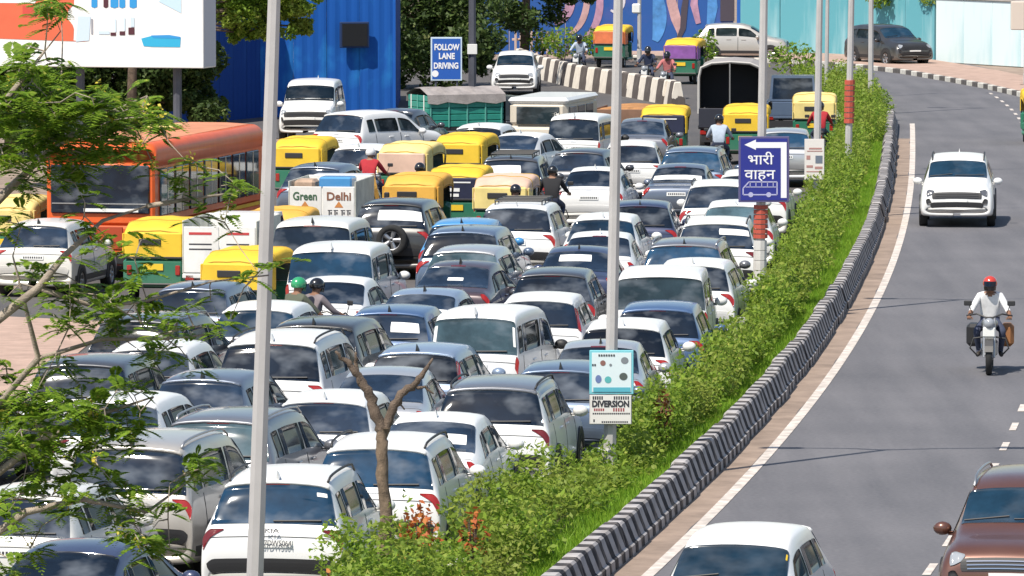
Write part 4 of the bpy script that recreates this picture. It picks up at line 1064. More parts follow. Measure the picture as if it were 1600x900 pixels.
# ------------------------------------------------------------------ motorcycle and rider
_bike={}
def bike_parts():
    if _bike: return _bike
    _bike['tyre']=MB().lathe_x([(-.05,.25),(-.055,.29),(-.03,.315),(.03,.315),(.055,.29),(.05,.25),(-.05,.25)],18).mesh('wheel',True)
    s=MB()
    for q in range(8):
        th=2*math.pi*q/8; s.tube([(0,.03*math.cos(th),.03*math.sin(th)),(0,.255*math.cos(th),.255*math.sin(th))],.008,4)
    s.lathe_x([(-.06,.0001),(-.06,.05),(.06,.05),(.06,.0001)],8); s.lathe_x([(-.035,.245),(.035,.245),(.035,.265),(-.035,.265),(-.035,.245)],18)
    _bike['rim']=s.mesh('rim')
    _bike['engine']=MB().rbox(-.14,.14,-.20,.22,.28,.58,.05).rbox(-.09,.09,-.05,.18,.55,.70,.03).mesh('engine')
    f=MB(); f.tube([(0,-.62,.42),(0,-.1,.40),(0,.30,.36),(0,.48,.82)],.03,6); f.tube([(0,-.55,.78),(0,.0,.72),(0,.48,.88)],.03,6); _bike['frame']=f.mesh('frame')
    _bike['tank']=MB().ball((0,.22,.86),.15,.28,.13,12,8).mesh('fuel_tank',True)
    _bike['seat']=MB().rbox(-.13,.13,-.72,.02,.76,.86,.04).mesh('seat')
    k=MB()
    for sg in (1,-1): k.tube([(sg*.09,.70,.31),(sg*.09,.50,.98)],.024,6)
    _bike['fork']=k.mesh('front_fork')
    _bike['bar']=MB().tube([(-.40,.34,1.02),(-.22,.44,1.06),(-.06,.49,1.0),(.06,.49,1.0),(.22,.44,1.06),(.40,.34,1.02)],.016,6).mesh('handlebar')
    _bike['lamp']=MB().ball((0,.60,.90),.10,.09,.10).mesh('headlight',True)
    _bike['cowl']=MB().rbox(-.11,.11,.58,.64,.66,.84,.02).mesh('number_plate')
    g=MB()
    for (yc,a0,a1) in ((.70,20,170),(-.62,10,190)):
        V=[];n=8
        for i in range(n+1):
            th=R(a0+(a1-a0)*i/n); V+=[(-.075,yc+.35*math.cos(th),.315+.35*math.sin(th)),(.075,yc+.35*math.cos(th),.315+.35*math.sin(th))]
        g.add(V,[(2*i,2*i+1,2*i+3,2*i+2) for i in range(n)])
    _bike['guard']=g.mesh('mudguard')
    _bike['pipe']=MB().tube([(.15,.22,.42),(.17,.0,.30),(.17,-.75,.40)],[.022,.03,.045],7).mesh('exhaust')
    _bike['mirror']=[MB().tube([(sg*.30,.40,1.05),(sg*.36,.40,1.22)],.008,5).rbox(sg*.38-.07,sg*.38+.07,.38,.41,1.20,1.29,.02).mesh('mirror') for sg in (1,-1)]
    _bike['tail']=MB().rbox(-.07,.07,-.84,-.78,.66,.74,.015).mesh('tail_light')
    _bike['guardbar']=MB().tube([(-.20,.30,.30),(-.34,.36,.45),(-.28,.34,.62),(0,.33,.66),(.28,.34,.62),(.34,.36,.45),(.20,.30,.30)],.016,6).mesh('crash_guard')
    return _bike
def motorcycle(x,y,rz,label,P,bags=False,group=None):
    B=bike_parts(); t=thing('motorcycle',label,'motorcycle',(x,y,0),rz,group)
    for yc in (.70,-.62):
        w=obj('wheel',B['tyre'],RUBBER,t,(0,yc,.315)); obj('rim',B['rim'],RIM,w)
    obj('engine',B['engine'],RIM,t); obj('frame',B['frame'],BLACKP,t); obj('fuel_tank',B['tank'],P,t); obj('seat',B['seat'],SEATB,t)
    obj('front_fork',B['fork'],RIM,t); obj('handlebar',B['bar'],BLACKP,t); h=obj('headlight',B['lamp'],LAMP,t); obj('number_plate',B['cowl'],PLATE,t)
    obj('mudguard',B['guard'],P,t); obj('exhaust',B['pipe'],CHROME,t); obj('tail_light',B['tail'],TAIL,t); obj('crash_guard',B['guardbar'],BLACKP,t)
    for m in B['mirror']: obj('mirror',m,BLACKP,t)
    if bags:
        for sg,c in ((1,SEATB),(-1,mat('tan_bag',(.30,.13,.05),.8))): MB().rbox(sg*.30-.12,sg*.30+.12,-.78,-.32,.42,.82,.06).build('saddle_bag',c,t)
    FOOT.append([label,x,y,rz,.4,.95,1.0,[t]])
    return t
_rider={}
def rider_mesh(kind='ride'):
    """one continuous seated body grown over a skeleton; slots: shirt, trousers, skin, shoe"""
    if kind in _rider: return _rider[kind]
    J=[];E=[];RR=[];ZN=[]
    def j(p,r,z,par=None):
        J.append(p);RR.append(r);ZN.append(z)
        if par is not None: E.append((par,len(J)-1))
        return len(J)-1
    reach=.30 if kind=='ride' else .12
    pel=j((0,-.22,.95),(.155,.13),1); sp=j((0,-.20,1.12),(.15,.115),0,pel); ch=j((0,-.13,1.33),(.175,.125),0,sp); nk=j((0,-.09,1.47),(.065,.065),2,ch); hd=j((0,-.05,1.57),(.085,.095),2,nk); tp=j((0,-.05,1.67),(.075,.085),2,hd)
    for sg in (1,-1):
        sh=j((sg*.19,-.11,1.39),(.075,.075),0,ch); el=j((sg*.31,.06,1.17),(.052,.052),0,sh)
        wr=j((sg*.36,.06+reach*.75,1.07),(.036,.036),2,el); pm=j((sg*.355,.06+reach+.03,1.05),(.042,.03),2,wr)
        hp=j((sg*.10,-.18,.92),(.095,.095),1,pel); kn=j((sg*.23,.20,.80),(.07,.07),1,hp); an=j((sg*.19,.0,.42),(.045,.045),1,kn); toe=j((sg*.21,.17,.36),(.042,.035),3,an)
    me=bpy.data.meshes.new('person_body'); me.from_pydata(J,E,[]); o=bpy.data.objects.new('tmp',me); COL.objects.link(o)
    m=o.modifiers.new('skin','SKIN'); m.use_smooth_shade=True
    for i,v in enumerate(me.skin_vertices[0].data): v.radius=RR[i]; v.use_root=(i==0)
    ss=o.modifiers.new('sub','SUBSURF'); ss.levels=2; ss.render_levels=2
    dg=bpy.context.evaluated_depsgraph_get(); em=bpy.data.meshes.new_from_object(o.evaluated_get(dg)); bpy.data.objects.remove(o)
    V=[tuple(v.co) for v in em.vertices]; mb=MB(); Ja=np.array(J)
    segs=[(a,b) for a,b in E]
    for p in em.polygons:
        c=np.array(p.center); best=9;zz=0
        for a,b in segs:
            A,B=Ja[a],Ja[b]; t_=np.clip(np.dot(c-A,B-A)/np.dot(B-A,B-A),0,1); d=np.linalg.norm(c-(A+t_*(B-A)))-.5*min(RR[a][0],RR[b][0])
            if d<best: best=d; zz=ZN[b] if t_>.35 else ZN[a]
        mb.f.append(tuple(p.vertices)); mb.m.append(zz)
    mb.v=V
    mb.slot(2)
    for sg in (1,-1):                      # four fingers curled over the grip, thumb under it
        hx,hy,hz=sg*.355,.06+reach+.03,1.05
        for q in range(4):
            xx=hx+sg*(-.03+q*.02); L_=(.055,.062,.058,.046)[q]
            mb.tube([(xx,hy+.01,hz+.018),(xx,hy+.01+L_*.6,hz+.02),(xx,hy+.012+L_,hz-.006),(xx,hy+L_*.75,hz-.032)],[.0095,.009,.0085,.007],5)
        mb.tube([(hx-sg*.036,hy-.015,hz),(hx-sg*.06,hy+.02,hz-.012),(hx-sg*.055,hy+.05,hz-.026)],[.011,.010,.008],5)
    # nose and ears on the face side
    mb.tube([(0,.035,1.60),(0,.055,1.565)],[.012,.018],5)
    for sg in (1,-1): mb.ball((sg*.085,-.05,1.58),.012,.022,.032,6,4)
    r=mb.mesh('person',True); bpy.data.meshes.remove(em)
    hl=MB().ball((0,-.05,1.63),.128,.150,.128,14,9,-.30,1); hl.lathe_x([],4) if False else None
    _rider['helmet']=hl.mesh('helmet',True)
    vv=MB(); V=[];n=8
    for i in range(n+1):
        th=R(35+110*i/n); V+=[(.132*math.cos(th),-.05+.155*math.sin(th),1.665),(.128*math.cos(th),-.05+.152*math.sin(th),1.575)]
    vv.add(V,[(2*i,2*i+1,2*i+3,2*i+2) for i in range(n)]); _rider['visor']=vv.mesh('visor',True)
    ck=MB(); V=[]
    for i in range(n+1):
        th=R(25+130*i/n); V+=[(.122*math.cos(th),-.05+.145*math.sin(th),1.572),(.112*math.cos(th),-.055+.14*math.sin(th),1.50)]
    ck.add(V,[(2*i,2*i+1,2*i+3,2*i+2) for i in range(n)]); _rider['chin']=ck.mesh('chin_guard',True)
    _rider[kind]=r
    return r
SKIN=mat('skin',(.22,.11,.065),.6); SHOE=mat('shoe',(.03,.025,.02),.6)
CLOTH={k:mat('cloth_'+k,c,.85,var=.15,vscale=6) for k,c in {'white':(.72,.72,.72),'black':(.015,.015,.018),'navy':(.02,.03,.07),'grey':(.30,.32,.36),'brown':(.20,.17,.18),'olive':(.09,.10,.07),'pink':(.48,.16,.16),'red':(.38,.02,.03),'paleblue':(.40,.46,.55),'jean':(.04,.05,.09)}.items()}
HELM={k:mat('helmet_'+k,c,.25,coat=.7) for k,c in {'red':(.52,.05,.03),'black':(.012,.012,.014),'green':(.03,.30,.12),'white':(.7,.7,.7)}.items()}
def person(x,y,rz,label,shirt,trousers='jean',helmet='black',back=0.0,up=-.06,kind='ride'):
    me=rider_mesh(kind); d=Vector((-math.sin(rz),math.cos(rz),0))
    t=thing('person',label,'person',(x-d.x*back,y-d.y*back,up),rz)
    obj('body',me,[CLOTH[shirt],CLOTH[trousers],SKIN,SHOE],t)
    if helmet:
        h=obj('helmet',_rider['helmet'],HELM[helmet],t); obj('visor',_rider['visor'],GLASS,h); obj('chin_guard',_rider['chin'],HELM[helmet] if helmet!='red' else HELM['black'],h)
    return t
def rider(px,py,blabel,plabel,shirt,helmet='black',P=None,adj=0.0,toward=False,trousers='jean',h=1.70,pillion=None,bags=False):
    """a motorcycle with rider whose helmet top shows at pixel (px, py)"""
    p=pix(px,py,h); rz=lane_rz(p.y,adj)+(math.pi if toward else 0)
    motorcycle(p.x,p.y,rz,blabel,P or PAINT['black'],bags=bags)
    FOOT[-1][7].append(person(p.x,p.y,rz,plabel,shirt,trousers,helmet))
    if pillion:
        lab,sh,he,sx=pillion; d=Vector((-math.sin(rz),math.cos(rz),0)); FOOT[-1][7].append(person(p.x-.46*d.x,p.y-.46*d.y,rz,lab,sh,'olive',he,up=-.02,kind='pillion'))

# ------------------------------------------------------------------ the open carriageway
car_front('suv','white',1497,248,'white sport utility car driving alone down the open road with its rails up',adj=0.5,name='sport_utility_car')
car_front('hatch','white',1150,846,'white hatchback with a yellow windscreen sticker coming down the open road beside the barrier',adj=2,rails=False,antenna=False,sticker=[(7.25,7.38,8.42,8.62,PLATEY)])
car_front('suv','copper',1600,757,'copper brown sport utility car with chrome grille and roof rails on the open road',adj=1.5,trim=BLACKP)
rider(1547,431,'black motorcycle with tan saddle bag rolling down the open road','person in white shirt and red helmet riding down the open road','white','red',toward=True,bags=True,adj=-1)
auto(*(lambda p:(p.x,p.y))(pix(1628,224)),math.pi+lane_rz(190),'green and yellow auto rickshaw coming round the bend on the open road',canvas=0,group='auto rickshaws on the open road')

# ------------------------------------------------------------------ the jam, from the bridge outwards
W='white'
a1=car_rear('suv',W,462,752,'white sport utility car with plate reading UK07DW5064 beside the bare forked tree',adj=-1,tail=TAILD,chars=False,glass=GLASS2,sticker=[(3.72,3.85,5.75,6.15)])
car_rear('suv',W,612,693,'white sport utility car with roof rails partly hidden behind the forked tree',adj=0,glass=GLASS2)
car_rear('sedan',W,688,651,'white saloon with a paper slip in its rear window ahead of the forked tree',adj=1,sticker=[(4.25,4.6,6.0,6.6)])
car_rear('mpv','beige',195,706,'beige people carrier with orange red lamps, reached by drooping tree leaves',adj=3)
car_rear('hatch','offwhite',45,772,'off white hatchback with square red lamp under the leafy branches',adj=3)
car_rear('sedan','navy',108,864,'dark blue saloon behind the beige people carrier, under the leafy branches',adj=3)
car_rear('suv','grey',372,643,'grey sport utility car with bright orange red lamp behind the tall lamp post',adj=2.5,glass=GLASS3)
car_rear('hatch',W,228,606,'white hatchback with tall narrow lamps, half veiled by leaves',adj=3,tall=False,tail=TAILD)
car_rear('hatch',W,505,627,'white hatchback boxed in between the silver saloon and the grey sport utility car',adj=0)
car_rear('hatch','silver',-38,584,'silver hatchback standing on the paved verge',adj=6)
car_rear('suv','charcoal',130,572,'charcoal sport utility car beside the paved verge, behind a white hatchback',adj=3,rails=False)
car_rear('hatch','bluegrey',328,585,'blue grey hatchback between the white taxi and the charcoal car',adj=3)
car_rear('hatch',W,232,548,'white hatchback with a stub aerial ahead of the charcoal car',adj=3,glass=GLASS)
car_rear('mpv',W,424,541,'white taxi people carrier with a yellow number plate',adj=4,plate=PLATEY)
car_rear('suv','black',482,515,'black sport utility car with curved side glass ahead of the white taxi',adj=2.5,rails=False)
car_rear('sedan','silver',590,590,'silver saloon behind the blue grey car with tall red lamps',adj=0)
car_rear('hatch','lightblue',650,553,'blue grey hatchback with tall red lamps up its rear pillars',adj=2,tall=True)
car_rear('suv',W,782,598,'white sport utility car with dark grey roof and slim dark red lamps',adj=0,roof='grey',tail=TAILD)
car_rear('hatch','slate',884,577,'slate blue hatchback behind the health notice post',adj=0)
car_rear('sedan','silver',925,549,'silver saloon beside the health notice post, ahead of the slate hatchback',adj=0,dz=.2)
car_rear('hatch',W,968,517,'white hatchback behind the second lamp post, next to the hedge',adj=1)
car_rear('van',W,728,505,'white box shaped van with curtains in its rear window',adj=3,glass=GLASS3,sticker=[(3.2,3.85,5.4,5.75),(3.2,3.85,8.2,8.6)])
car_rear('hatch',W,842,470,'white hatchback with tall red lamp squeezed between van and dark grey hatchback',adj=2,tall=True)
car_rear('hatch','blue',592,497,'mid blue hatchback with white papers inside its tailgate glass',adj=1,sticker=[(3.3,3.7,6.0,6.9),(3.35,3.6,7.3,8.0)])
car_rear('sedan','lightblue',617,467,'pale blue grey saloon ahead of the mid blue hatchback',adj=1,sticker=[(4.2,4.35,6.0,6.5)])
car_rear('sedan','maroon',690,432,'dark maroon saloon with glowing red corner lamps',adj=2,sticker=[(4.3,4.45,6.7,7.2)])
car_rear('hatch','charcoal',862,430,'charcoal hatchback with large square red lamp ahead of the squeezed white hatchback',adj=2)
car_rear('sedan','navy',900,394,'navy saloon with a white paper in its rear window',adj=1,sticker=[(4.5,4.85,6.5,7.6)])
car_rear('hatch','silver',713,396,'silver mauve hatchback with a rounded glass hatch, behind the blue roofed car',adj=2,glass=GLASS3)
car_rear('sedan',W,523,437,'white saloon directly in front of the two people on one motorcycle',adj=2)
car_rear('jeep',W,510,403,'white off road car with roof ribs ahead of the white saloon',adj=4,glass=GLASS2)
car_rear('jeep','offwhite',488,353,'tall off white off road car behind the lettered mini truck',adj=4,glass=GLASS)
car_rear('suv','black',612,320,'black sport utility car carrying a spare wheel on its tailgate',adj=3,spare=True,sticker=[(3.3,3.8,5.6,7.4)],rails=False)
car_rear('suv','slate',712,371,'slate sport utility car with roof aerial behind the blue roofed car',adj=4,rails=False)
car_rear('hatch','skyblue',728,347,'bright blue roofed hatchback behind the yellow rickshaw with navy flap',adj=4)
car_rear('suv',W,786,337,'white sport utility car with a black roof rack loaded flat',adj=3,rack=True,rails=False)
car_rear('sedan',W,936,371,'white saloon with open boot lid line behind the second lamp post',adj=1)
car_rear('hatch',W,940,344,'white hatchback two cars ahead of the navy saloon',adj=1,glass=GLASS2,dz=.3)
car_rear('sedan',W,925,270,'white saloon with an aerial on its boot, beside the dark clothed motorcyclist',adj=1)
car_rear('hatch','navy',1000,322,'navy hatchback half hidden between white saloon and grey saloon',adj=1)
car_rear('suv','charcoal',798,250,'charcoal sport utility car with black roof bars next to a yellow rickshaw',adj=3,rack=True,sticker=[(3.3,3.75,6.6,7.9)],rails=False)
car_rear('hatch',W,985,228,'white hatchback with red lamp cluster behind the navy flapped far rickshaw',adj=1)
car_rear('sedan','bluegrey',1062,262,'blue grey saloon with a long white strip across its boot',adj=1,sticker=[(4.2,4.5,5.9,8.3)])
car_rear('suv','slate',1080,237,'slate sport utility car ahead of the blue grey saloon',adj=1,glass=GLASS2)
car_rear('suv',W,1132,283,'white sport utility car just behind the blue grey saloon with the white strip',adj=1)
car_rear('hatch',W,1150,322,'white hatchback right under the big blue arrow sign',adj=1,glass=GLASS3)
car_rear('suv',W,1119,350,'white sport utility car beside the tiled foot of the sign post',adj=0,tail=TAILD,sticker=[(3.55,3.85,5.6,6.9)])
car_rear('suv','grey',1069,385,'grey sport utility car with roof rails behind the white one at the sign post',adj=0,glass=GLASS2)
car_rear('hatch',W,1082,414,'white hatchback hugging the median kerb beside the concrete stub post',adj=0)
car_rear('jeep',W,1026,441,'white off road car with wide pale rear glass beside the concrete stub post',adj=0,glass=GLASS3)
car_rear('hatch','blue',1023,489,'deep blue hatchback between white hatchback and white off road car',adj=0)
car_rear('suv',W,1207,281,'white sport utility car hidden behind the big blue arrow sign',adj=0)
car_rear('hatch','silver',1226,207,'silver hatchback behind the small white notice on the lamp post',adj=0,glass=GLASS2)
# far left of the jam
car_side('suv',W,596,262,34,'white sport utility car turned across the jam in front of the green truck',rails=False)
car_rear('sedan','charcoal',612,175,'charcoal saloon roof showing beyond the white car turned across the jam',adj=14)
car_rear('hatch','bluegrey',492,262,'blue grey hatchback ahead of the lettered mini truck',adj=8)
car_rear('sedan',W,822,208,'white saloon between the green truck and the charcoal car with roof bars',adj=12)
car_rear('van',W,884,190,'plain white van ahead of the white saloon with aerial',adj=9)
p=pix(485,224); car('jeep',W,p.x,p.y+1.9,math.pi-R(4),'white off road car facing the other way in front of the blue iron shed')
p=pix(806,150); car('hatch',W,p.x,p.y+1.9,math.pi-R(2),'white hatchback facing the other way beyond the green truck')
car_rear('hatch','offwhite',60,352,'off white hatchback beside the orange bus under the feathery tree',adj=4)
car_rear('hatch','bluegrey',305,452,'blue grey hatchback behind the yellow rickshaw and notice covered truck',adj=4)
car_rear('hatch',W,392,480,'white hatchback beside the lamp post, ahead of the black car',adj=4,glass=GLASS2)
car_rear('suv','charcoal',268,490,'charcoal sport utility car veiled by yellow flowering twigs',adj=4)
car_rear('hatch',W,748,199,'white hatchback behind the green truck, ahead of the golden rickshaw',adj=10)
car_rear('hatch','charcoal',907,238,'charcoal hatchback in front of the plain white van',adj=5)
car_rear('sedan','grey',1003,190,'grey saloon beside the far rickshaw with navy flap',adj=2)
car_rear('hatch',W,556,232,'white hatchback between the pink trimmed rickshaw and the turned white car',adj=8)
# parked by the wall
p=pix(1160,94); car('hatch','beige',p.x,p.y,-R(97),'beige hatchback standing side on before the painted wall')
p=pix(1380,104); car('suv','black',p.x+.3,p.y+1.2,math.pi+R(26),'black sport utility car parked at the teal wall',rails=False)

# ------------------------------------------------------------------ bus and trucks
pb=pix(157,438); bus(pb.x,pb.y,lane_rz(pb.y,7),'orange city bus with a row of dark side windows')
p=at(500,282,141.5); box_truck(p.x+.3,141.5+1.9,lane_rz(141,3),'white mini truck with Green Delhi lettered on its rear doors')
p=at(334,346,127.5); box_truck(p.x+.25,127.5+1.9,lane_rz(127,3),'white mini truck covered in small red and black notices beside the orange bus',words=False)
p=pix(735,236); green_truck(p.x,p.y+1.0,-R(66),'green slatted truck under a grey tarpaulin')
covered_truck(*(lambda q:(q.x+.3,q.y))(at(1130,150,190.6)),lane_rz(190),'truck with a grey canvas tunnel open at the back')
p=at(1248,150,199.5); pickup(p.x-.2,199.5,lane_rz(199),'small blue truck beyond the canvas covered truck',PAINT['slate'])
p=at(868,160,182.0); minibus(p.x,182.0,-R(13),'cream minibus with a white roof behind the plain white van')
p=at(1000,170,194.5); pickup(p.x-.1,194.5,-R(9),'low trailer heaped with orange brown earth',mat('trailer_brown',(.20,.11,.07),.8,var=.2),cabh=0,name='earth_trailer',load=mat('earth',(.40,.19,.07),.95,var=.3,vscale=4,bump=.5),w=1.05,L=4.6)

# ------------------------------------------------------------------ rickshaws in the jam
auto_rear(1037,171,'bright yellow rickshaw with navy rear flap beside the earth truck',panel=NAVYF,slot=False,adj=2)
auto_rear(1165,169,'bright yellow rickshaw tucked behind the canvas covered truck',adj=1)
auto_rear(1283,151,'pale yellow rickshaw near the hedge behind a rider in red',canvas=1,adj=0)
auto_rear(470,221,'yellow rickshaw with pink trim beside the tall lamp post',adj=8)
auto_rear(628,229,'pale rickshaw with sun bleached pink back behind the turned white car',canvas=1,panel=PINKR,slot=False,adj=10)
auto_rear(716,215,'golden yellow rickshaw with a dark slot window at its back',canvas=0,adj=10)
auto_rear(642,279,'orange topped rickshaw ahead of the black car with the spare wheel',canvas=2,roof=YEL[2],adj=6)
auto_rear(704,266,'bright yellow rickshaw with navy rear flap ahead of the blue roofed car',panel=NAVYF,slot=False,adj=4)
auto_rear(783,281,'peach and yellow rickshaw ahead of the white car with the roof rack',canvas=1,roof=PINKR,adj=4)
auto_rear(252,352,'yellow and green rickshaw right behind the orange bus',adj=4)
auto_rear(368,398,'yellow rickshaw behind the white notice covered truck',adj=10)
auto_rear(8,315,'pale yellow rickshaw beside the orange bus, on its far side from the mini trucks',canvas=1,adj=4)
auto_rear(428,334,'yellow and orange rickshaw mostly hidden by the leaning lamp post',canvas=2,adj=4)
# beyond the far barrier
ADV=mat('advert_orange',(.62,.16,.06),.6,var=.2); ADV2=mat('advert_violet',(.22,.08,.30),.6,var=.25)
p=pix(962,106); auto(p.x,p.y+1.2,-R(12),'rickshaw with an orange advert panel beyond the far barrier',advert=ADV,panel=ADV,slot=False,group='auto rickshaws beyond the far barrier')
p=pix(1074,132); auto(p.x,p.y+1.2,-R(12),'rickshaw with a violet advert panel beyond the far barrier',advert=ADV2,panel=ADV2,slot=False,group='auto rickshaws beyond the far barrier')

# ------------------------------------------------------------------ motorcyclists
rider(528,428,'dark motorcycle carrying two people behind the white saloon','person in brown shirt and black helmet steering with a passenger behind','brown','black',adj=36,pillion=('person in olive jacket and green helmet riding behind another','olive','green',-.30))
rider(868,255,'black motorcycle between the roof racked car and the white saloons','person all in black with a black helmet amid the jam','black','black',adj=2)
rider(580,230,'motorcycle squeezed behind the turned white car','person in red shirt and white helmet behind the turned white car','red','white',adj=10)
rider(806,287,'motorcycle beside the peach rickshaw','person in grey shirt and black helmet beside the peach rickshaw','grey','black',adj=2)
rider(664,254,'motorcycle between the pink backed and golden rickshaws','person with dark helmet between the pink backed and golden rickshaws','olive','black',adj=8)
rider(1124,178,'motorcycle in front of the canvas covered truck','person in pale shirt and black helmet in front of the canvas covered truck','paleblue','black',adj=1)
rider(1296,158,'red motorcycle beside the hedge at the second sign','person in red with a black helmet beside the hedge','red','black',P=PAINT['red'],adj=0)
rider(905,58,'motorcycle at the end of the file beyond the far barrier','person in pale blue and navy with a helmet beyond the far barrier','paleblue','black',toward=True,h=1.6,adj=10)
rider(1012,76,'motorcycle beside the orange advert rickshaw','person in dark jacket between the two far rickshaws','navy','black',toward=True,h=1.6,adj=10)
rider(1042,84,'motorcycle beside the violet advert rickshaw','person in pink shirt beside the violet advert rickshaw','pink','black',toward=True,h=1.6,adj=10)
# ------------------------------------------------------------------ nudge apart what would touch (mostly along the lane)
def _corn(f,g=.05):
    _,x,y,rz,w,b,fr=f[:7]; c,s=math.cos(rz),math.sin(rz)
    return [(x+c*a-s*q,y+s*a+c*q) for a,q in ((-w-g,-b-g),(w+g,-b-g),(w+g,fr+g),(-w-g,fr+g))]
def _mtv(A,B):
    best=None
    for P in (A,B):
        for i in range(2):
            ex,ey=P[i+1][0]-P[i][0],P[i+1][1]-P[i][1]; l=math.hypot(ex,ey); nx,ny=ey/l,-ex/l
            a=[nx*p[0]+ny*p[1] for p in A]; b=[nx*p[0]+ny*p[1] for p in B]
            o=min(max(a),max(b))-max(min(a),min(b))
            if o<=0: return None
            if best is None or o<best[0]: best=(o,nx,ny)
    return best
FIX={0,1,2,3,4}
HOME=[(f[1],f[2]) for f in FOOT]
for it in range(260):
    hit=False
    for i in range(len(FOOT)):
        for j in range(i+1,len(FOOT)):
            a,b=FOOT[i],FOOT[j]
            if abs(a[2]-b[2])>9 or abs(a[1]-b[1])>6: continue
            m=_mtv(_corn(a),_corn(b))
            if not m: continue
            hit=True; o,nx,ny=m
            sg=1 if a[2]>b[2] else -1
            if o<.16:
                if (a[1]-b[1])*nx+(a[2]-b[2])*ny<0: nx,ny=-nx,-ny
                dx,dy=nx*o*.5,ny*o*.5
            else:
                sx=1 if a[1]>b[1] else -1
                dx,dy=sx*.010,sg*.07
            if i not in FIX: a[1]+=dx; a[2]+=dy
            if j not in FIX: b[1]-=dx; b[2]-=dy
    for i,f in enumerate(FOOT):
        if i in FIX: continue
        for q in _corn(f,.0):
            if 60<q[1]<200 and LX(q[1])-.04<q[0]<BX(q[1]): f[1]-=min(.05,q[0]-LX(q[1])+.04)
        if it<200:
            f[1]+=(HOME[i][0]-f[1])*.004; f[2]+=(HOME[i][1]-f[2])*.002
    if not hit: break
for f,h in zip(FOOT,HOME):
    for o in f[7]: o.location.x+=f[1]-h[0]; o.location.y+=f[2]-h[1]
# plate and badge of the near white car
S=kind_parts('suv')['S']; q=S.at([1.57],[7.0])[0]; n=S.normal(np.array([1.57]),np.array([7.0]))[0]; n=n*(-np.sign(n[1]))
tilt=math.atan2(n[2],-n[1])
text_on('UK07DW5064',.10,INK,a1,(q[0]+n[0]*.05,q[1]+n[1]*.05,q[2]+n[2]*.05),(math.pi/2-tilt,0,0),.0,width=.48)
q=S.at([2.2],[7.0])[0]; text_on('KIA',.085,INK,a1,(q[0],q[1]-.075,q[2]+.012),(math.pi/2-.25,0,0),.0,width=.17)

# ------------------------------------------------------------------ lamp posts
STEEL=mat('galvanised_steel',(.50,.48,.47),.55,.25,var=.12,vscale=1.5)
STEELD=mat('dark_steel',(.10,.105,.13),.6,.3,var=.2,vscale=1.5)
def lamp_post(x,y,r0,label,lean=0.0,H=10.0,material=STEEL,arm=True):
    t=thing('lamp_post',label,'lamp post',(x,y,.0),0,'lamp posts along the median')
    m=MB(); n=8; V=[];F=[]
    for (z,r) in ((.12,r0*1.25),(.5,r0*1.22),(.55,r0),(H*.5,r0*.82),(H,r0*.6)):
        for k in range(n): th=2*math.pi*(k+.5)/n; V.append((r*math.cos(th)+lean*z,r*math.sin(th),z))
    for i in range(4):
        for k in range(n): F.append((i*n+k,i*n+(k+1)%n,(i+1)*n+(k+1)%n,(i+1)*n+k))
    F.append(tuple(4*n+k for k in range(n))); m.add(V,F); m.build('pole',material,t)
    MB().rbox(-.22,.22,-.22,.22,.02,.14,.02).build('base_plate',material,t)
    if arm:
        for sg in (1,-1):
            MB().tube([(lean*H,0,H-.1),(lean*H+sg*.7,0,H+.35),(lean*H+sg*1.6,0,H+.5)],[.05,.045,.035],6).build('lamp_arm',material,t)
            l=MB(); l.rbox(min(sg*1.5,sg*2.15)+lean*H,max(sg*1.5,sg*2.15)+lean*H,-.13,.13,H+.44,H+.56,.04); l.build('lamp_head',STEELD,t)
    return t
def ring(parent,z0,z1,r,material,name,lean=0):
    n=10;V=[]
    for z in (z0,z1):
        for k in range(n): th=2*math.pi*(k+.5)/n; V.append((r*math.cos(th)+lean*z,r*math.sin(th),z))
    return MB().add(V,[(k,(k+1)%n,n+(k+1)%n,n+k) for k in range(n)]+[tuple(range(n,2*n)),tuple(reversed(range(n)))]).build(name,material,parent)
P1=lamp_post(-2.95,72.0,.105,'tall galvanised lamp post leaning beside the forked tree',lean=.036,H=10.5)
P2=lamp_post(1.42,93.2,.10,'lamp post carrying the health notice and diversion board',lean=.018)
P3=lamp_post(4.83,124.7,.105,'lamp post carrying the big blue arrow sign',lean=.012)
P4=lamp_post(7.42,156.0,.10,'lamp post carrying the small white notice',lean=.014)
P5=lamp_post(9.17,174.5,.105,'lamp post wrapped with red rings in the hedge',lean=.016)
P6=lamp_post(12.0,214.0,.10,'plain lamp post at the bend opposite the parked black car',lean=.0)
P7=lamp_post(11.1,226.0,.08,'thin lamp post beyond the ringed one',lean=.01)
p=at(738,140,222); P8=lamp_post(p.x,222,.15,'dark lamp post next to the follow lane driving sign',material=STEELD,arm=False)
MB().rbox(-.17,.17,-.19,-.12,1.75,2.10,.01).build('white_notice',PAPER,P8)
p=at(999,40,262); P9=lamp_post(p.x,262,.09,'slim lamp post standing before the painted wall',arm=False)
MB().rbox(-.3,.05,-.12,.1,2.0,2.4,.05).build('meter_box',PAPER,P9)
REDR=mat('red_ring',(.45,.08,.05),.6,var=.15); TILE=mat('white_tile',(.62,.60,.57),.5,var=.12,vscale=4)
for i in range(7): ring(P3,1.60+i*.095,1.675+i*.095,.145,REDR,'ring',.012)
for i in range(7):
    z0=.2+i*.195; ring(P3,z0,z0+.185,.135,TILE,'tile_band',.012)
for i in range(8): ring(P5,1.55+i*.15,1.67+i*.15,.145,REDR,'ring',.016)
stub=thing('concrete_post','pale concrete stub post on the median kerb by the hedge','post',(LX(111.5)+.12,111.5,0)); MB().rbox(-.13,.13,-.13,.13,0,.95,.03).build('shaft',CONC,stub); MB().rbox(-.16,.16,-.16,.16,.95,1.05,.03).build('cap',CONC,stub)

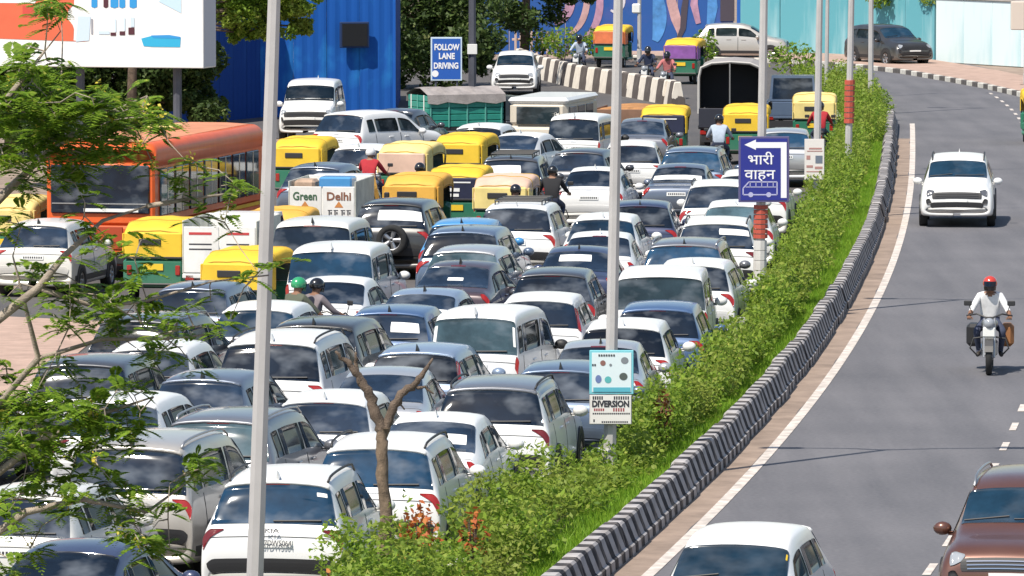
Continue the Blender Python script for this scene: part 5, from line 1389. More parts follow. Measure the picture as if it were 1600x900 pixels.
# ------------------------------------------------------------------ signs
SIGNB=mat('sign_blue',(.022,.03,.24),.35,coat=.3); SIGNW=mat('sign_white',(.80,.80,.82),.5); SIGNE=mat('sign_back',(.25,.25,.26),.5,.4)
def board(t,cx,y,z0,z1,w,material,edge,name='sign_board',th=.03,rim=.03):
    b=MB().rbox(cx-w/2,cx+w/2,y-th,y,z0,z1,.008).build(name,edge,t)
    MB().box(cx-w/2+rim,cx+w/2-rim,y-th-.006,y-th-.002,z0+rim,z1-rim).build('face',material,b)
    return b
def flat(parent,pts,y,material,name): return MB().add([(x,y,z) for x,z in pts],[tuple(range(len(pts)))]).build(name,material,parent)
VERT=(math.pi/2,0,0)
# big blue arrow sign
SF=10000/124.7
def s3(px,py):           # pixel to local x, z of post 3
    q=at(px,py,124.5); return q.x-4.83,q.z
t=thing('direction_sign','big blue sign with white left arrow, Hindi words and a bus outline','sign',(4.83,124.5,0))
x0,z1=s3(1154,213); x1,z0=s3(1233,316); cx=(x0+x1)/2
b=board(t,cx,-.0,z0,z1,x1-x0,SIGNB,mat('sign_edge',(.10,.09,.20),.5),rim=.04); MB().box(cx-.03,cx+.03,.0,.12,z0+.2,z1-.2).build('bracket',STEEL,t)
Yf=-.040
def q3(*pp): return [s3(*p) for p in pp]
flat(b,q3((1163,226),(1181,218),(1181,222),(1230-1,222),(1230-1,309),(1220,309),(1220,231),(1181,231),(1181,234)),Yf,SIGNW,'arrow')
for (txt,px,py,wd) in (('भारी',1188,250,.50),('वाहन',1187,273,.60)):
    a_,c_=s3(px,py); text_on(txt,.27,SIGNW,b,(a_,Yf,c_),VERT,.002,width=wd)
bl=MB()
def seg(a,c,wd=.012):
    a=Vector((a[0],a[1]));c=Vector((c[0],c[1]));d=(c-a).normalized();n=Vector((-d.y,d.x))*wd
    bl.add([(p.x,Yf,p.y) for p in (a+n,a-n,c-n,c+n)],[(0,1,2,3)])
O=q3((1161,294),(1170,284),(1214,284),(1214,304),(1161,304))
for i in range(5): seg(O[i],O[(i+1)%5])
for xx in (1172,1181,1190,1199,1208): seg(*q3((xx,284),(xx,292)),.008)
seg(*q3((1165,292),(1214,292)),.008)
for xx in (1173,1201):
    c=s3(xx,304); bl.add([(c[0]+.05*math.cos(2*math.pi*k/12),Yf-.002,c[1]+.05*math.sin(2*math.pi*k/12)) for k in range(12)],[tuple(range(12))])
bl.build('bus_outline',mat('sign_lilac',(.42,.42,.62),.5),b)
# health notice above the diversion board
def s2(px,py): q=at(px,py,93.05); return q.x-1.42,q.z
t=thing('health_notice','cyan edged notice with round pictures, above the diversion board','sign',(1.42,93.05,0))
x0,z1=s2(921,547); x1,z0=s2(990,616); cx=(x0+x1)/2
CY=mat('notice_cyan',(.20,.55,.62),.5); CYL=mat('notice_pale',(.66,.76,.78),.5)
b=board(t,cx,0,z0,z1,x1-x0,CYL,CY,th=.02,rim=.035); MB().box(cx-.03,cx+.03,.0,.12,z0+.1,z1-.1).build('bracket',STEEL,t)
def disc(parent,c,r,y,material,name,sx=1.0): return flat(parent,[(c[0]+sx*r*math.cos(2*math.pi*k/14),c[1]+r*math.sin(2*math.pi*k/14)) for k in range(14)],y,material,name)
for (px,py,r,m_,sx) in ((942,567,.04,mat('pic_brown',(.25,.12,.10),.6),1),(976,563,.05,mat('pic_grey',(.20,.22,.24),.6),1.1),(974,588,.055,mat('pic_dark',(.08,.10,.09),.6),1.1),(935,592,.06,mat('pic_blue',(.14,.20,.40),.6),.75),(950,593,.05,mat('pic_teal',(.10,.42,.42),.6),1),(954,570,.02,MATS['pic_grey'],1)):
    disc(b,s2(px,py),r,-.030,m_,'picture',sx)
for (px0,px1,py) in ((935,962,555),(925,932,570)):
    a_,c_=s2(px0,py),s2(px1,py); m=MB(); n_=max(2,int((c_[0]-a_[0])/.035))
    for k in range(n_): xx=a_[0]+(c_[0]-a_[0])*k/n_; m.box(xx,xx+.022,-.032,-.028,a_[1]-.014,a_[1]+.014)
    m.build('small_print',INK,b)
a_=s2(927,612);c_=s2(985,605); MB().box(a_[0],c_[0],-.031,-.028,a_[1],c_[1]).build('cyan_strip',mat('notice_strong_cyan',(.10,.42,.52),.5),b)
t=thing('diversion_board','white board lettered DIVERSION in black with red lines','sign',(1.42,93.05,0))
x0,z1=s2(921,617); x1,z0=s2(987,663); cx=(x0+x1)/2
b=board(t,cx,-.005,z0,z1,x1-x0,mat('board_cream',(.74,.72,.68),.6),mat('board_edge',(.5,.48,.46),.6),th=.02,rim=.012); MB().box(cx-.03,cx+.03,-.005,.12,z0+.05,z1-.05).build('bracket',STEEL,t)
c=s2(954,631); text_on('DIVERSION',.125,INK,b,(c[0],-.034,c[1]),VERT,.005,width=.54)
RED_I=mat('ink_dark_red',(.30,.04,.05),.7)
for (pa,pb_,py,m_,hh) in ((926,943,621.5,INK,.025),(959,984,621.5,INK,.025),(928,945,640,RED_I,.02),(958,977,640,RED_I,.025),(926,985,646,INK,.012),(940,982,659,INK,.012),(927,931,657,INK,.02)):
    a_,c_=s2(pa,py),s2(pb_,py); m=MB(); n_=max(1,int((c_[0]-a_[0])/.03))
    for k in range(n_): xx=a_[0]+(c_[0]-a_[0])*k/n_; m.box(xx,xx+.021,-.033,-.029,a_[1]-hh,a_[1]+hh)
    m.build('small_print',m_,b)
# small notice on post 4
def s4(px,py): q=at(px,py,155.8); return q.x-7.42,q.z
t=thing('paper_notice','small white notice with red print and a grey square picture on a lamp post','sign',(7.42,155.8,0))
x0,z1=s4(1257,217); x1,z0=s4(1288,281); cx=(x0+x1)/2
b=board(t,cx,0,z0,z1,x1-x0,mat('notice_offwhite',(.70,.66,.63),.7),mat('notice_edge',(.55,.52,.5),.7),th=.02,rim=.012); MB().box(cx-.03,cx+.03,0,.12,z0+.1,z1-.1).build('bracket',STEEL,t)
for (pa,pb_,py,hh) in ((1264,1284,232,.02),(1261,1285,236,.012),(1260,1266,246,.05),(1260,1270,260,.03),(1273,1285,262,.03),(1260,1284,268,.012)):
    a_,c_=s4(pa,py),s4(pb_,py); MB().box(a_[0],c_[0],-.031,-.027,a_[1]-hh,a_[1]+hh).build('print',mat('ink_faded_red',(.42,.22,.20),.7),b)
a_,c_=s4(1274,255),s4(1285,243); MB().box(a_[0],c_[0],-.032,-.027,a_[1],c_[1]).build('picture',mat('pic_slate',(.14,.17,.22),.6),b)
# follow lane driving
def s8(px,py,o=[0]): q=at(px,py,209.0); return q.x,q.z
p=at(697,120,209.0); t=thing('lane_sign','blue sign with white frame reading FOLLOW LANE DRIVING','sign',(p.x,209.0,0))
def s8(px,py): q=at(px,py,209.0); return q.x-p.x,q.z
x0,z1=s8(673,58); x1,z0=s8(722,126); cx=(x0+x1)/2
b=board(t,cx,0,z0,z1,x1-x0,mat('sign_bright_blue',(.02,.10,.42),.4,coat=.3),mat('sign_frame',(.55,.66,.76),.5),th=.04,rim=.05)
for (wd,px,py,w_) in (('FOLLOW',698,74,.82),('LANE',698,88,.52),('DRIVING',697,103,.80)):
    c=s8(px,py); text_on(wd,.27,SIGNW,b,(c[0],-.056,c[1]),VERT,.010,width=w_)
c=s8(680,115); disc(b,c,.11,-.052,SIGNW,'emblem')
for xx in (-.35,.35): MB().tube([(cx+xx,.04,.0),(cx+xx,.04,z1-.05)],.04,6).build('post',STEELD,t)

# ------------------------------------------------------------------ billboard
BW=mat('billboard_white',(.80,.79,.78),.6,var=.03); BO=mat('billboard_orange',(.66,.13,.06),.6,var=.05)
BY=168.0; BXX=at(318,104,BY).x
t=thing('billboard','large white billboard with an orange panel and a row of glass vials','billboard',(BXX,BY,0),R(-15))
def sB(px,py): q=at(px,py,BY); return q.x-BXX,q.z
_,zb=sB(340,107); W_=7.2; ZT=zb+4.2
def bx_(px): return (px-318)/59.5
def bz_(py): return zb+(104-py)/59.5
b=MB().rbox(-W_,0,0,1.1,zb,ZT,.02).build('box',BW,t)
MB().box(.002,.006,.04,1.06,zb+.04,ZT-.04).build('side_shade',mat('billboard_side_shaded',(.56,.55,.60),.7),t)  # lavender shade of the unlit end, painted on as a thin skin
for xx in (-W_+1,-W_/2,-.9): MB().tube([(xx,.55,0),(xx,.55,zb+.1)],.12,8).build('post',STEELD,t)
flat(b,[(-W_+.1,bz_(58)),(bx_(128),bz_(64)),(bx_(104),bz_(62)),(bx_(105),bz_(44)),(bx_(103),bz_(38)),(bx_(94),bz_(27)),(bx_(96),bz_(14)),(bx_(105),bz_(6)),(bx_(110),ZT-.1),(-W_+.1,ZT-.1)],-.008,BO,'orange_panel')
flat(b,[(-W_+.2,bz_(4)),(bx_(40),bz_(4)),(bx_(46),bz_(-2)),(bx_(46),bz_(-30)),(-W_+.2,bz_(-30))],-.012,BW,'white_panel')
flat(b,[(bx_(20),bz_(26)),(bx_(44),bz_(26)),(bx_(46),bz_(8)),(bx_(20),bz_(8))],-.012,mat('billboard_red',(.58,.07,.05),.6),'red_panel')
BLU=mat('vial_blue',(.03,.28,.62),.4); BLD=mat('vial_dark',(.08,.02,.03),.5); PALEB=mat('vial_pale',(.55,.66,.76),.5); AQ=mat('dish_blue',(.03,.38,.62),.4)
for (px,w_,m_) in ((139,10,BLU),(158,8,BLD),(172,13,BLU),(185,10,BLU),(203,12,BLU)):
    flat(b,[(bx_(px-w_/2),bz_(9)),(bx_(px),bz_(11)),(bx_(px+w_/2),bz_(9)),(bx_(px+w_/2),bz_(-24)),(bx_(px-w_/2),bz_(-24))],-.010,m_,'vial_cap')
flat(b,[(bx_(108),bz_(64)),(bx_(130),bz_(62)),(bx_(133),bz_(24)),(bx_(112),bz_(24))],-.014,PALEB,'flask')
for (px,w_,y0,y1,m_) in ((135,3,52,28,mat('vial_grey',(.30,.30,.34),.5)),(170,9,54,49,BLD),(185,9,53,47,BLD),(200,10,52,41,BLD),(174,2.5,48,28,PALEB),(189,2.5,46,26,PALEB),(202,6,40,25,PALEB),(155,18,52,47,PALEB)):
    flat(b,[(bx_(px-w_/2),bz_(y0)),(bx_(px+w_/2),bz_(y0)),(bx_(px+w_/2),bz_(y1)),(bx_(px-w_/2),bz_(y1))],-.014,m_,'vial')
flat(b,[(bx_(220),bz_(70)),(bx_(235),bz_(71)),(bx_(280),bz_(71)),(bx_(281),bz_(56)),(bx_(262),bz_(53)),(bx_(232),bz_(54)),(bx_(216),bz_(58))],-.010,AQ,'dish')
flat(b,[(bx_(236),bz_(57)),(bx_(280),bz_(58)),(bx_(281),bz_(55)),(bx_(262),bz_(52)),(bx_(232),bz_(53))],-.014,BLU,'dish_rim')
flat(b,[(bx_(245),bz_(0)),(bx_(282),bz_(18)),(bx_(282),bz_(-10)),(bx_(262),bz_(-20))],-.010,mat('billboard_sky',(.50,.66,.78),.5),'blue_wash')

# ------------------------------------------------------------------ vegetation
def leaf_mat(name,a,b,c=None,trans=.35,patch=None):
    m=bpy.data.materials.new(name); m.use_nodes=True; nt=m.node_tree; nt.nodes.clear()
    out=nt.nodes.new('ShaderNodeOutputMaterial'); g=nt.nodes.new('ShaderNodeNewGeometry'); r=nt.nodes.new('ShaderNodeValToRGB')
    r.color_ramp.elements[0].color=(*a,1); r.color_ramp.elements[1].color=(*b,1)
    if c: e=r.color_ramp.elements.new(.94); e.color=(*b,1); r.color_ramp.elements[2].color=(*c,1)
    nt.links.new(g.outputs['Random Per Island'],r.inputs[0])
    if patch:
        tc=nt.nodes.new('ShaderNodeTexCoord'); nz=nt.nodes.new('ShaderNodeTexNoise'); nz.inputs['Scale'].default_value=.9; nz.inputs['Detail'].default_value=3
        nt.links.new(tc.outputs['Object'],nz.inputs['Vector']); mr=nt.nodes.new('ShaderNodeMapRange'); mr.inputs['From Min'].default_value=.46; mr.inputs['From Max'].default_value=.66; mr.inputs['To Max'].default_value=.75
        nt.links.new(nz.outputs['Fac'],mr.inputs['Value']); mxx=nt.nodes.new('ShaderNodeMix'); mxx.data_type='RGBA'; mxx.inputs['B'].default_value=(*patch,1)
        nt.links.new(mr.outputs[0],mxx.inputs['Factor']); nt.links.new(r.outputs[0],mxx.inputs['A']); col_=mxx.outputs['Result']
    else: col_=r.outputs[0]
    d=nt.nodes.new('ShaderNodeBsdfPrincipled'); d.inputs['Roughness'].default_value=.55; d.inputs['Specular IOR Level'].default_value=.3
    tr=nt.nodes.new('ShaderNodeBsdfTranslucent'); mx=nt.nodes.new('ShaderNodeMixShader'); mx.inputs[0].default_value=trans
    nt.links.new(col_,d.inputs['Base Color']); nt.links.new(col_,tr.inputs[0]); nt.links.new(d.outputs[0],mx.inputs[1]); nt.links.new(tr.outputs[0],mx.inputs[2]); nt.links.new(mx.outputs[0],out.inputs[0])
    return m
LEAF_H=leaf_mat('hedge_leaf',(.10,.20,.02),(.31,.44,.05),(.48,.50,.11),.5,(.34,.38,.08))
LEAF_G=leaf_mat('grass_blade',(.16,.34,.025),(.34,.52,.05),None,.5)
LEAF_F=leaf_mat('feathery_leaf',(.10,.20,.015),(.28,.42,.045),(.45,.45,.08),.5)
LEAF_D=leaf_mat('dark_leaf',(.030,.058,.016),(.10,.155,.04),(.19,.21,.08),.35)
LEAF_R=leaf_mat('russet_leaf',(.16,.06,.025),(.26,.14,.04),None,.3)
LEAF_O=leaf_mat('orange_bloom',(.45,.10,.03),(.55,.22,.06),None,.3)
FLOW=leaf_mat('yellow_flower',(.62,.50,.05),(.72,.62,.12),None,.3)
BARK=mat('bark',(.13,.095,.07),.95,var=.55,vscale=7,bump=1.0); BARKL=mat('pale_bark',(.30,.25,.20),.95,var=.35,vscale=6,bump=.6)
BARKO=mat('ochre_bark',(.20,.145,.10),.95,var=.55,vscale=9,bump=1.0)
def leaves(C,size,up=.5,asp=.5):
    """rhombic leaves at centres C (n,3)"""
    n=len(C); N=RNG.normal(size=(n,3)); N[:,2]=np.abs(N[:,2])+up; N/=np.linalg.norm(N,axis=1,keepdims=True)
    A=np.cross(N,RNG.normal(size=(n,3))); A/=np.linalg.norm(A,axis=1,keepdims=True)+1e-9; B=np.cross(N,A)
    s=(size*RNG.uniform(.6,1.35,n))[:,None]
    V=np.stack([C-A*s,C-B*s*asp+N*s*.12,C+A*s,C+B*s*asp+N*s*.12],1).reshape(-1,3)
    return V,np.arange(4*n).reshape(-1,4)
def clump(c,r,n,flat_=.8,shell=.55):
    D=RNG.normal(size=(n,3)); D/=np.linalg.norm(D,axis=1,keepdims=True); rr=(shell+(1-shell)*RNG.random(n)**.6)[:,None]
    return np.array(c)+D*rr*np.array([r,r,r*flat_])
# hedge
C=[]
y=63.0
while y<236:
    w0,w1=max(LX(y)+.12,-2.05 if y<77.5 else -9),BX(y)-(1.02 if y<190 else .45)
    wd=w1-w0
    dens=1.0 if y<125 else .75
    for k in range(max(1,int(wd/.55))+1):
        if RNG.random()<.10: continue
        x=w0+wd*RNG.random(); r=RNG.uniform(.20,.50); h=(RNG.uniform(.35,.85) if y>86 else RNG.uniform(.5,1.05))*(1.0+.50*math.sin(y*.9)*math.sin(y*.37+1))*(.72 if 88<y<93.3 else 1)
        h*=1.0-.35*max(0,(x-w0)/max(wd,.1)-.55)
        C.append(clump((x,y+RNG.uniform(-.25,.25),.12+h-r*.5),r,int(230*dens*(r/.4)**2),.8))
        C.append(clump((x,y,.12+h*.4),r*.9,int(70*dens),h))
    y+=.42
C=np.concatenate(C); C=C[C[:,2]>.12]
V,F=leaves(C,.044,.45)
tag(obj('hedge',npmesh('hedge',V,F),LEAF_H),'dense green shrubbery filling the median beside the barrier','hedge',kind='stuff')
# taller sprigs standing out of the hedge
C=[]
for k in range(260):
    y=RNG.uniform(70,225); x=max(LX(y)+.2+(BX(y)-LX(y)-.8)*RNG.random(),-1.9); h=RNG.uniform(.8,1.4); n=26
    if 84<y<93.4 and .2<x<2.4: continue
    tt=RNG.random(n); C.append(np.stack([x+RNG.normal(0,.05,n),y+RNG.normal(0,.05,n),.4+tt*h*.85],1))
C=np.concatenate(C); V,F=leaves(C,.055,.2)
tag(obj('hedge_sprigs',npmesh('hedge_sprigs',V,F),LEAF_H),'thin leafy shoots rising out of the median shrubbery','hedge',kind='stuff')
# grass along the barrier
n=110000; y=RNG.uniform(62,205,n); bx=np.interp(y,np.arange(50,241),[BX(q) for q in range(50,241)])
x=bx-.40-np.abs(RNG.normal(0,.40,n)); h=RNG.uniform(.06,.20,n); a=RNG.uniform(0,math.pi,n); w=.013; lx=RNG.normal(0,.06,n); ly=RNG.normal(0,.06,n)
V=np.stack([np.stack([x-w*np.cos(a),y-w*np.sin(a),np.full(n,.14)],1),np.stack([x+w*np.cos(a),y+w*np.sin(a),np.full(n,.14)],1),np.stack([x+lx,y+ly,.14+h],1)],1).reshape(-1,3)
tag(obj('grass',npmesh('grass',V,np.arange(3*n).reshape(-1,3)),LEAF_G),'bright grass along the inner edge of the barrier','grass',kind='stuff')
def shrub(x,y,h,r,material,label,n=260,name='shrub',size=.05):
    t=thing(name,label,'shrub',(x,y,.1)); m=MB()
    for k in range(6): a=RNG.uniform(0,6.28); m.tube([(0,0,0),(r*.3*math.cos(a),r*.3*math.sin(a),h*.5),(r*.7*math.cos(a),r*.7*math.sin(a),h*.9)],[.02,.014,.006],5)
    m.build('stem',BARK,t); V,F=leaves(clump((0,0,h*.62),r,n,h*.45/r,.3),size,.3); obj('foliage',npmesh('foliage',V,F),material,t)
def shrub_px(px,py,Y,h,r,material,label,**k):
    p=at(px,py,Y); shrub(p.x,Y,h,r,material,label,**k)
shrub_px(655,835,78.5,1.15,.28,LEAF_O,'orange flowering shrub beside the foot of the forked tree')
shrub_px(740,815,79.5,1.0,.20,LEAF_O,'smaller orange flowering shrub deeper in the hedge',n=120)
shrub_px(1036,665,96,1.0,.16,LEAF_R,'russet leaved shrub behind the diversion board')
shrub_px(520,880,75.2,.7,.22,LEAF_O,'low orange tipped shrub in front of the white car with plate',n=90)
for i,(px,Y,h,r,lab) in enumerate(((880,256,1.5,.9,'leafy shrub behind the far barrier beside the pale blue clad rider'),(930,260,1.3,.7,'leafy shrub behind the orange advert rickshaw'),(1100,247,1.6,.6,'leafy shrub in front of the beige hatchback'),(1240,238,1.5,1.0,'broad shrub at the bend below the teal wall'),(845,262,1.2,.9,'shrub at the far end of the far barrier'))):
    p=at(px,80,Y); shrub(p.x,Y,h,r,LEAF_F if i!=0 else LEAF_H,lab,n=420,size=.09)

# bare forked tree in the median
def rough(pts,rs,n=4):
    P=[];Q=[]
    for i in range(len(pts)-1):
        a,b=Vector(pts[i]),Vector(pts[i+1])
        for k in range(n):
            f=k/n; P.append(a.lerp(b,f)+Vector(RNG.normal(0,.012,3))); Q.append((rs[i]*(1-f)+rs[i+1]*f)*RNG.uniform(.86,1.12))
    P.append(Vector(pts[-1])); Q.append(rs[-1]); return P,Q
ft=thing('pollarded_tree','bare forked tree trunk with cut limbs in the median','tree',(-1.52,77.0,.1))
def f1(px,py,dy=0): q=at(px,py,77.0+dy); return (q.x+1.52,dy,q.z-.1)
MB().tube(*rough([(0,0,0),f1(602,860),f1(600,760),f1(597,690),f1(600,665)],[q_*.78 for q_ in [.13,.11,.095,.10,.11]]),9).build('trunk',BARKO,ft,True)
MB().tube(*rough([f1(598,680),f1(585,640),f1(572,610),f1(560,585),f1(545,568),f1(524,549)],[q_*.78 for q_ in [.095,.085,.075,.06,.045,.02]]),8).build('limb',BARK,ft,True)
MB().tube(*rough([f1(600,675),f1(612,640),f1(628,615),f1(648,600),f1(662,582),f1(676,560,.1)],[q_*.78 for q_ in [.085,.075,.06,.055,.04,.015]]),8).build('limb',BARK,ft,True)
MB().tube(*rough([f1(566,600),f1(558,575),f1(556,550)],[q_*.78 for q_ in [.05,.035,.02]]),6).build('limb',BARK,ft,True)
MB().tube(*rough([f1(642,604),f1(664,606),f1(678,615)],[q_*.78 for q_ in [.035,.022,.01]]),6).build('limb',BARK,ft,True)
MB().tube(*rough([f1(622,622),f1(632,640)],[q_*.78 for q_ in [.03,.012]]),5).build('limb',BARK,ft,True)

# feathery tree whose limbs reach in on the near left
TY=60.0
tr=thing('feathery_tree','feathery leaved tree with yellow flower tips reaching over the jam','tree',(-7.3,TY,0))
def tl(px,py,dy=0.0): q=at(px,py,TY+dy); return Vector((q.x+7.3,dy,q.z))
MB().tube([(0,0,0),(.05,0,1.6),(.25,.1,3.0),(.5,0,4.2)],[.26,.22,.19,.16],10).build('trunk',BARK,tr,True)
LIMB=[[(.5,0,4.2),(1.4,.3,4.6),tl(-10,640,.4),tl(60,560,.5),tl(40,480,.3),tl(20,400,0)],
      [(.4,0,3.8),(1.2,-.3,4.6),tl(-30,520,-.4),tl(60,450,-.5),tl(100,400,-.4),tl(160,345,-.2),tl(230,322,.2)],
      [(.5,0,4.2),(1.0,.2,5.4),tl(-20,330,.4),tl(60,250,.6),tl(140,190,.5),tl(230,150,.3)],
      [(.5,0,4.2),(.9,-.2,5.8),tl(-40,220,-.3),tl(30,130,-.4),tl(70,80,-.2)],
      [(.3,0,3.2),(1.0,.2,3.4),tl(-30,760,.3),tl(60,690,.2),tl(150,650,0),tl(240,620,-.2)],
      [(.3,0,3.0),(1.0,-.3,3.0),tl(-40,860,-.2),tl(40,800,-.1),tl(130,780,.1),tl(230,800,.2),tl(310,740,.2)],
      [tl(60,450,-.5),tl(150,480,-.2),tl(230,470,.2),tl(330,440,.4),tl(420,430,.5)],
      [tl(230,322,.2),tl(300,310,.4),tl(380,300,.5)],
      [tl(60,560,.5),tl(160,530,.4),tl(260,530,.2),tl(345,520,.1)]]
for L_ in LIMB:
    n=len(L_); r0=.075 if L_[0][0]<.6 and L_[0][2]<5 else .028
    MB().tube(L_,[max(.008,r0*(1-i/(n-.4))) for i in range(n)],6).build('limb',BARKL,tr,True)
LP=[Vector(p) for L_ in LIMB for p in L_[2:]]
SPOT=[(25,105,1.1),(60,140,1.2),(100,125,1.0),(20,180,1.2),(65,200,1.2),(125,185,1.2),(170,170,1.0),(215,160,.9),(150,215,1.0),(225,205,.9),(190,195,1),(265,215,.6),(20,240,1.1),(70,260,1.0),(35,290,.9),
 (110,285,1.0),(150,255,.9),(190,250,.7),(245,265,.7),(285,275,.8),(330,300,.7),(360,285,.5),(385,300,.6),(150,320,.7),(60,430,.8),(100,445,.9),(150,455,.9),(205,430,.8),(170,385,.8),(130,400,.6),(350,355,.5),(310,340,.5),
 (410,432,.6),(432,415,.45),(140,480,1.0),(165,515,.9),(200,500,.9),(245,520,.8),(90,510,.8),(60,620,1.0),(30,640,1.0),(100,660,1.1),(150,655,1.0),(200,640,.9),(240,560,.8),(300,560,.6),(120,610,.9),(70,690,1.0),(140,700,.9),
 (20,705,1.0),(55,735,.9),(100,725,.7),(180,765,.8),(215,795,.8),(300,745,.8),(325,728,.6),(270,770,.6),(240,845,.8),(215,855,.7),(195,830,.7),(20,765,.9),(10,805,.7),(30,875,.8),(120,795,.8),(100,765,.7),(345,520,.5),(370,505,.5),(230,370,.6),(120,345,.7),
 (70,20,.7),(85,5,.6),(45,35,.4),(15,140,1),(95,165,1.1),(45,240,1),(110,230,1),(180,225,.9),(15,345,.8),(20,460,.7),(85,480,.7),(225,470,.8),(280,480,.6),(180,600,.8),(15,590,.6),(90,580,.7),(170,690,.9),(215,690,.6),(45,655,.9),(120,640,1.0),(280,520,.6),(320,470,.5),(385,440,.5),(300,300,.7)]
FV=[];FL=[];tw=MB()
base=0
def frond(p,d,L,out):
    d=d.normalized(); side=d.cross(Vector((0,0,1)));
    if side.length<.1: side=Vector((1,0,0))
    side.normalize(); nrm=side.cross(d).normalized(); n=9
    for i in range(1,n+1):
        f=i/n; c=p+d*(L*f)+Vector((0,0,-.45*L*f*f)); ll=L*.34*math.sin(math.pi*min(.97,f*.9+.08))
        for sg in (1,-1):
            a=c+side*sg*ll+d*ll*.35+Vector((0,0,-.22*ll)); m=(c+a)*.5; w=d*(.026)
            out.append((c,m-w+nrm*.006,a,m+w))
quads=[]
for (px,py,s) in SPOT:
    for rep in range(max(1,int((4.4 if py<250 or py>560 else 2.6)*s))):
        c=tl(px+RNG.normal(0,17)*s,py+RNG.normal(0,14)*s,RNG.uniform(-1.2,1.2))
        near=min(LP,key=lambda q:(q-c).length); mid=(near+c)*.5+Vector((RNG.normal(0,.05),0,RNG.uniform(-.02,.09)))
        tw.tube([near,mid,c],[.008,.006,.004],4,False); LP.append(c); LP.append(mid)
        for k in range(int(7*s)+4):
            d=Vector((RNG.normal(),RNG.normal(),RNG.uniform(-.25,.75)))
            p0=c+Vector(RNG.normal(0,.05,3)); frond(p0,d,RNG.uniform(.17,.30)*(.6+.4*s),quads)
        if RNG.random()<.10:
            FL.append(clump((c.x,c.y,c.z+.05),.07,16,1.2,.2))
V=np.array([[tuple(v) for v in q] for q in quads]).reshape(-1,3)
tw.build('twigs',BARKL,tr)['kind']='stuff'
obj('crown',npmesh('crown',V,np.arange(len(V)).reshape(-1,4)),LEAF_F,tr)
V,F=leaves(np.concatenate(FL),.02,.3,.7); obj('flowers',npmesh('flowers',V,F),FLOW,tr)['kind']='stuff'

# farther trees
def tree(x,y,h,crown,material,label,n=2600,size=.12,trunk=.2,seed=0,name='leafy_tree'):
    t=thing(name,label,'tree',(x,y,0)); tips=[]
    MB().tube([(0,0,0),(.1,0,h*.35),(.0,.1,h*.6)],[trunk,trunk*.8,trunk*.55],9).build('trunk',BARK,t,True)
    C=[]
    for (cx,cy,cz,r,k) in crown:
        MB().tube([(.05,0,h*.4),(cx*.5,cy*.5,(h*.45+cz)*.5),(cx,cy,cz)],[trunk*.4,trunk*.25,.03],6).build('limb',BARK,t,True)
        for q in range(7):
            o=RNG.normal(0,r*.45,3); C.append(clump((cx+o[0],cy+o[1],cz+o[2]*.8),r*.5,int(n*k/7),.8,.35))
    V,F=leaves(np.concatenate(C),size,.4); obj('crown',npmesh('crown',V,F),material,t)
tree(-14.6,186,7.5,[(1.0,0,3.2,1.8,1),(3.6,0,3.4,1.6,1),(2.4,0,1.9,1.6,1),(4.8,.5,2.4,1.3,.8),(-1,0,2.4,1.8,1),(.4,0,1.2,1.4,.9),(2,0,6,2.5,1),(-1,0,5.5,2.5,1),(4.5,0,1.6,1.2,.9),(3.0,0,1.0,1.3,.9),(5.5,.4,1.5,.8,.6),(5.0,0,3.0,1.0,.8),(3.8,0,2.6,1.2,.9)],LEAF_D,'dark leafed tree behind the orange bus under the billboard',n=3600,size=.10)
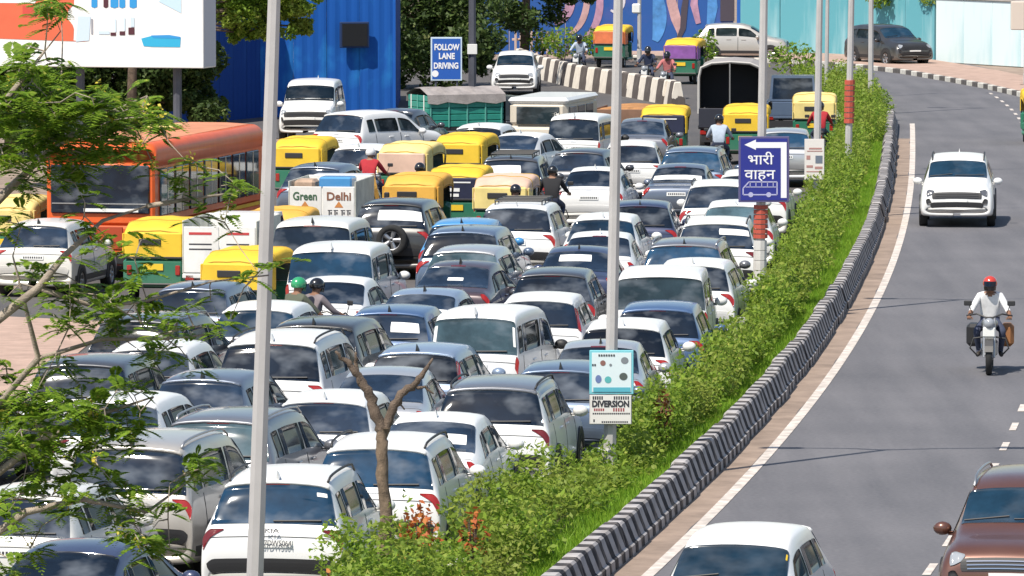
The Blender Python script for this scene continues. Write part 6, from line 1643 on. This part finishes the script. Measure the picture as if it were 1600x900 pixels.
tree(-11.0,184,9.0,[(3.5,0,4.9,1.0,.7),(3.0,0,5.8,1.3,.8),(2.0,0,7.5,2.4,1),(4.4,0,4.3,.6,.5),(4.6,0,5.0,.7,.5),(3.3,0,4.35,.5,.4),(4.0,0,3.9,.5,.4),(3.6,0,4.5,.6,.5),(5.0,0,4.6,.5,.4),(2.9,0,4.1,.5,.4),(3.3,0,3.7,.4,.35),(4.9,0,3.9,.35,.3),(5.0,.5,7.0,1.8,1),(3.9,0,3.75,.35,.25)],LEAF_H,'tree whose branches hang in front of the blue iron shed',n=2600,size=.075,trunk=.16)
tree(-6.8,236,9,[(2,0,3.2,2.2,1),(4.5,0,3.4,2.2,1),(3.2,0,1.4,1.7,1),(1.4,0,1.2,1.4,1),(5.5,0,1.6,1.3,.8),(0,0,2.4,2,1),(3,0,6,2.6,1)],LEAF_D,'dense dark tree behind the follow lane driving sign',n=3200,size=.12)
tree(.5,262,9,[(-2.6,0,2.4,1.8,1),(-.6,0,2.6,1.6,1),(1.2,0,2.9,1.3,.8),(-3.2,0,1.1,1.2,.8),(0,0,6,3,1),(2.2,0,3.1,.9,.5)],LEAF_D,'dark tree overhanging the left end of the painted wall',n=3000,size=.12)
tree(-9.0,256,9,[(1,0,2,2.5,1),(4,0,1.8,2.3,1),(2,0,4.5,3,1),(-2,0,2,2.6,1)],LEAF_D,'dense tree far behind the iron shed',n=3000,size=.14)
tree(20.0,268,8,[(-2.0,-5,2.7,1.2,.8),(0,-6,2.8,1.3,.8),(1.6,-8,2.8,1.2,.8),(-4,-3,2.9,1.2,.8),(0,-4,5,3,1),(4,-8,4,2.6,1)],LEAF_H,'green tree leaning over the pale end of the teal wall',n=2600,size=.10)
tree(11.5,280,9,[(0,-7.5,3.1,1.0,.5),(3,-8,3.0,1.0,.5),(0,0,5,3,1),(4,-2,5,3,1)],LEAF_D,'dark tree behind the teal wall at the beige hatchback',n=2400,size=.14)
# box on a pole at the far right
p=at(1592,30,236); t=lamp_post(p.x+.25,236,.07,'thin post with a box on the footpath below the pale wall',H=5,arm=False); MB().rbox(-.55,-.05,-.2,.1,2.15,3.2,.03).build('meter_box',mat('box_cream',(.60,.52,.45),.7),t)
# pale fence pickets beside the far white car
fn=thing('picket_fence','pale pink picket fence at the far end of the jammed road','fence',(.6,266,0))
for i in range(9): MB().rbox(-.5+i*.22,-.40+i*.22,-.03,.03,0,1.15,.01).build('picket',mat('picket_pink',(.60,.45,.40),.8),fn)
MB().rbox(-.6,1.5,.03,.06,.75,.85,.01).build('rail',MATS['picket_pink'],fn)
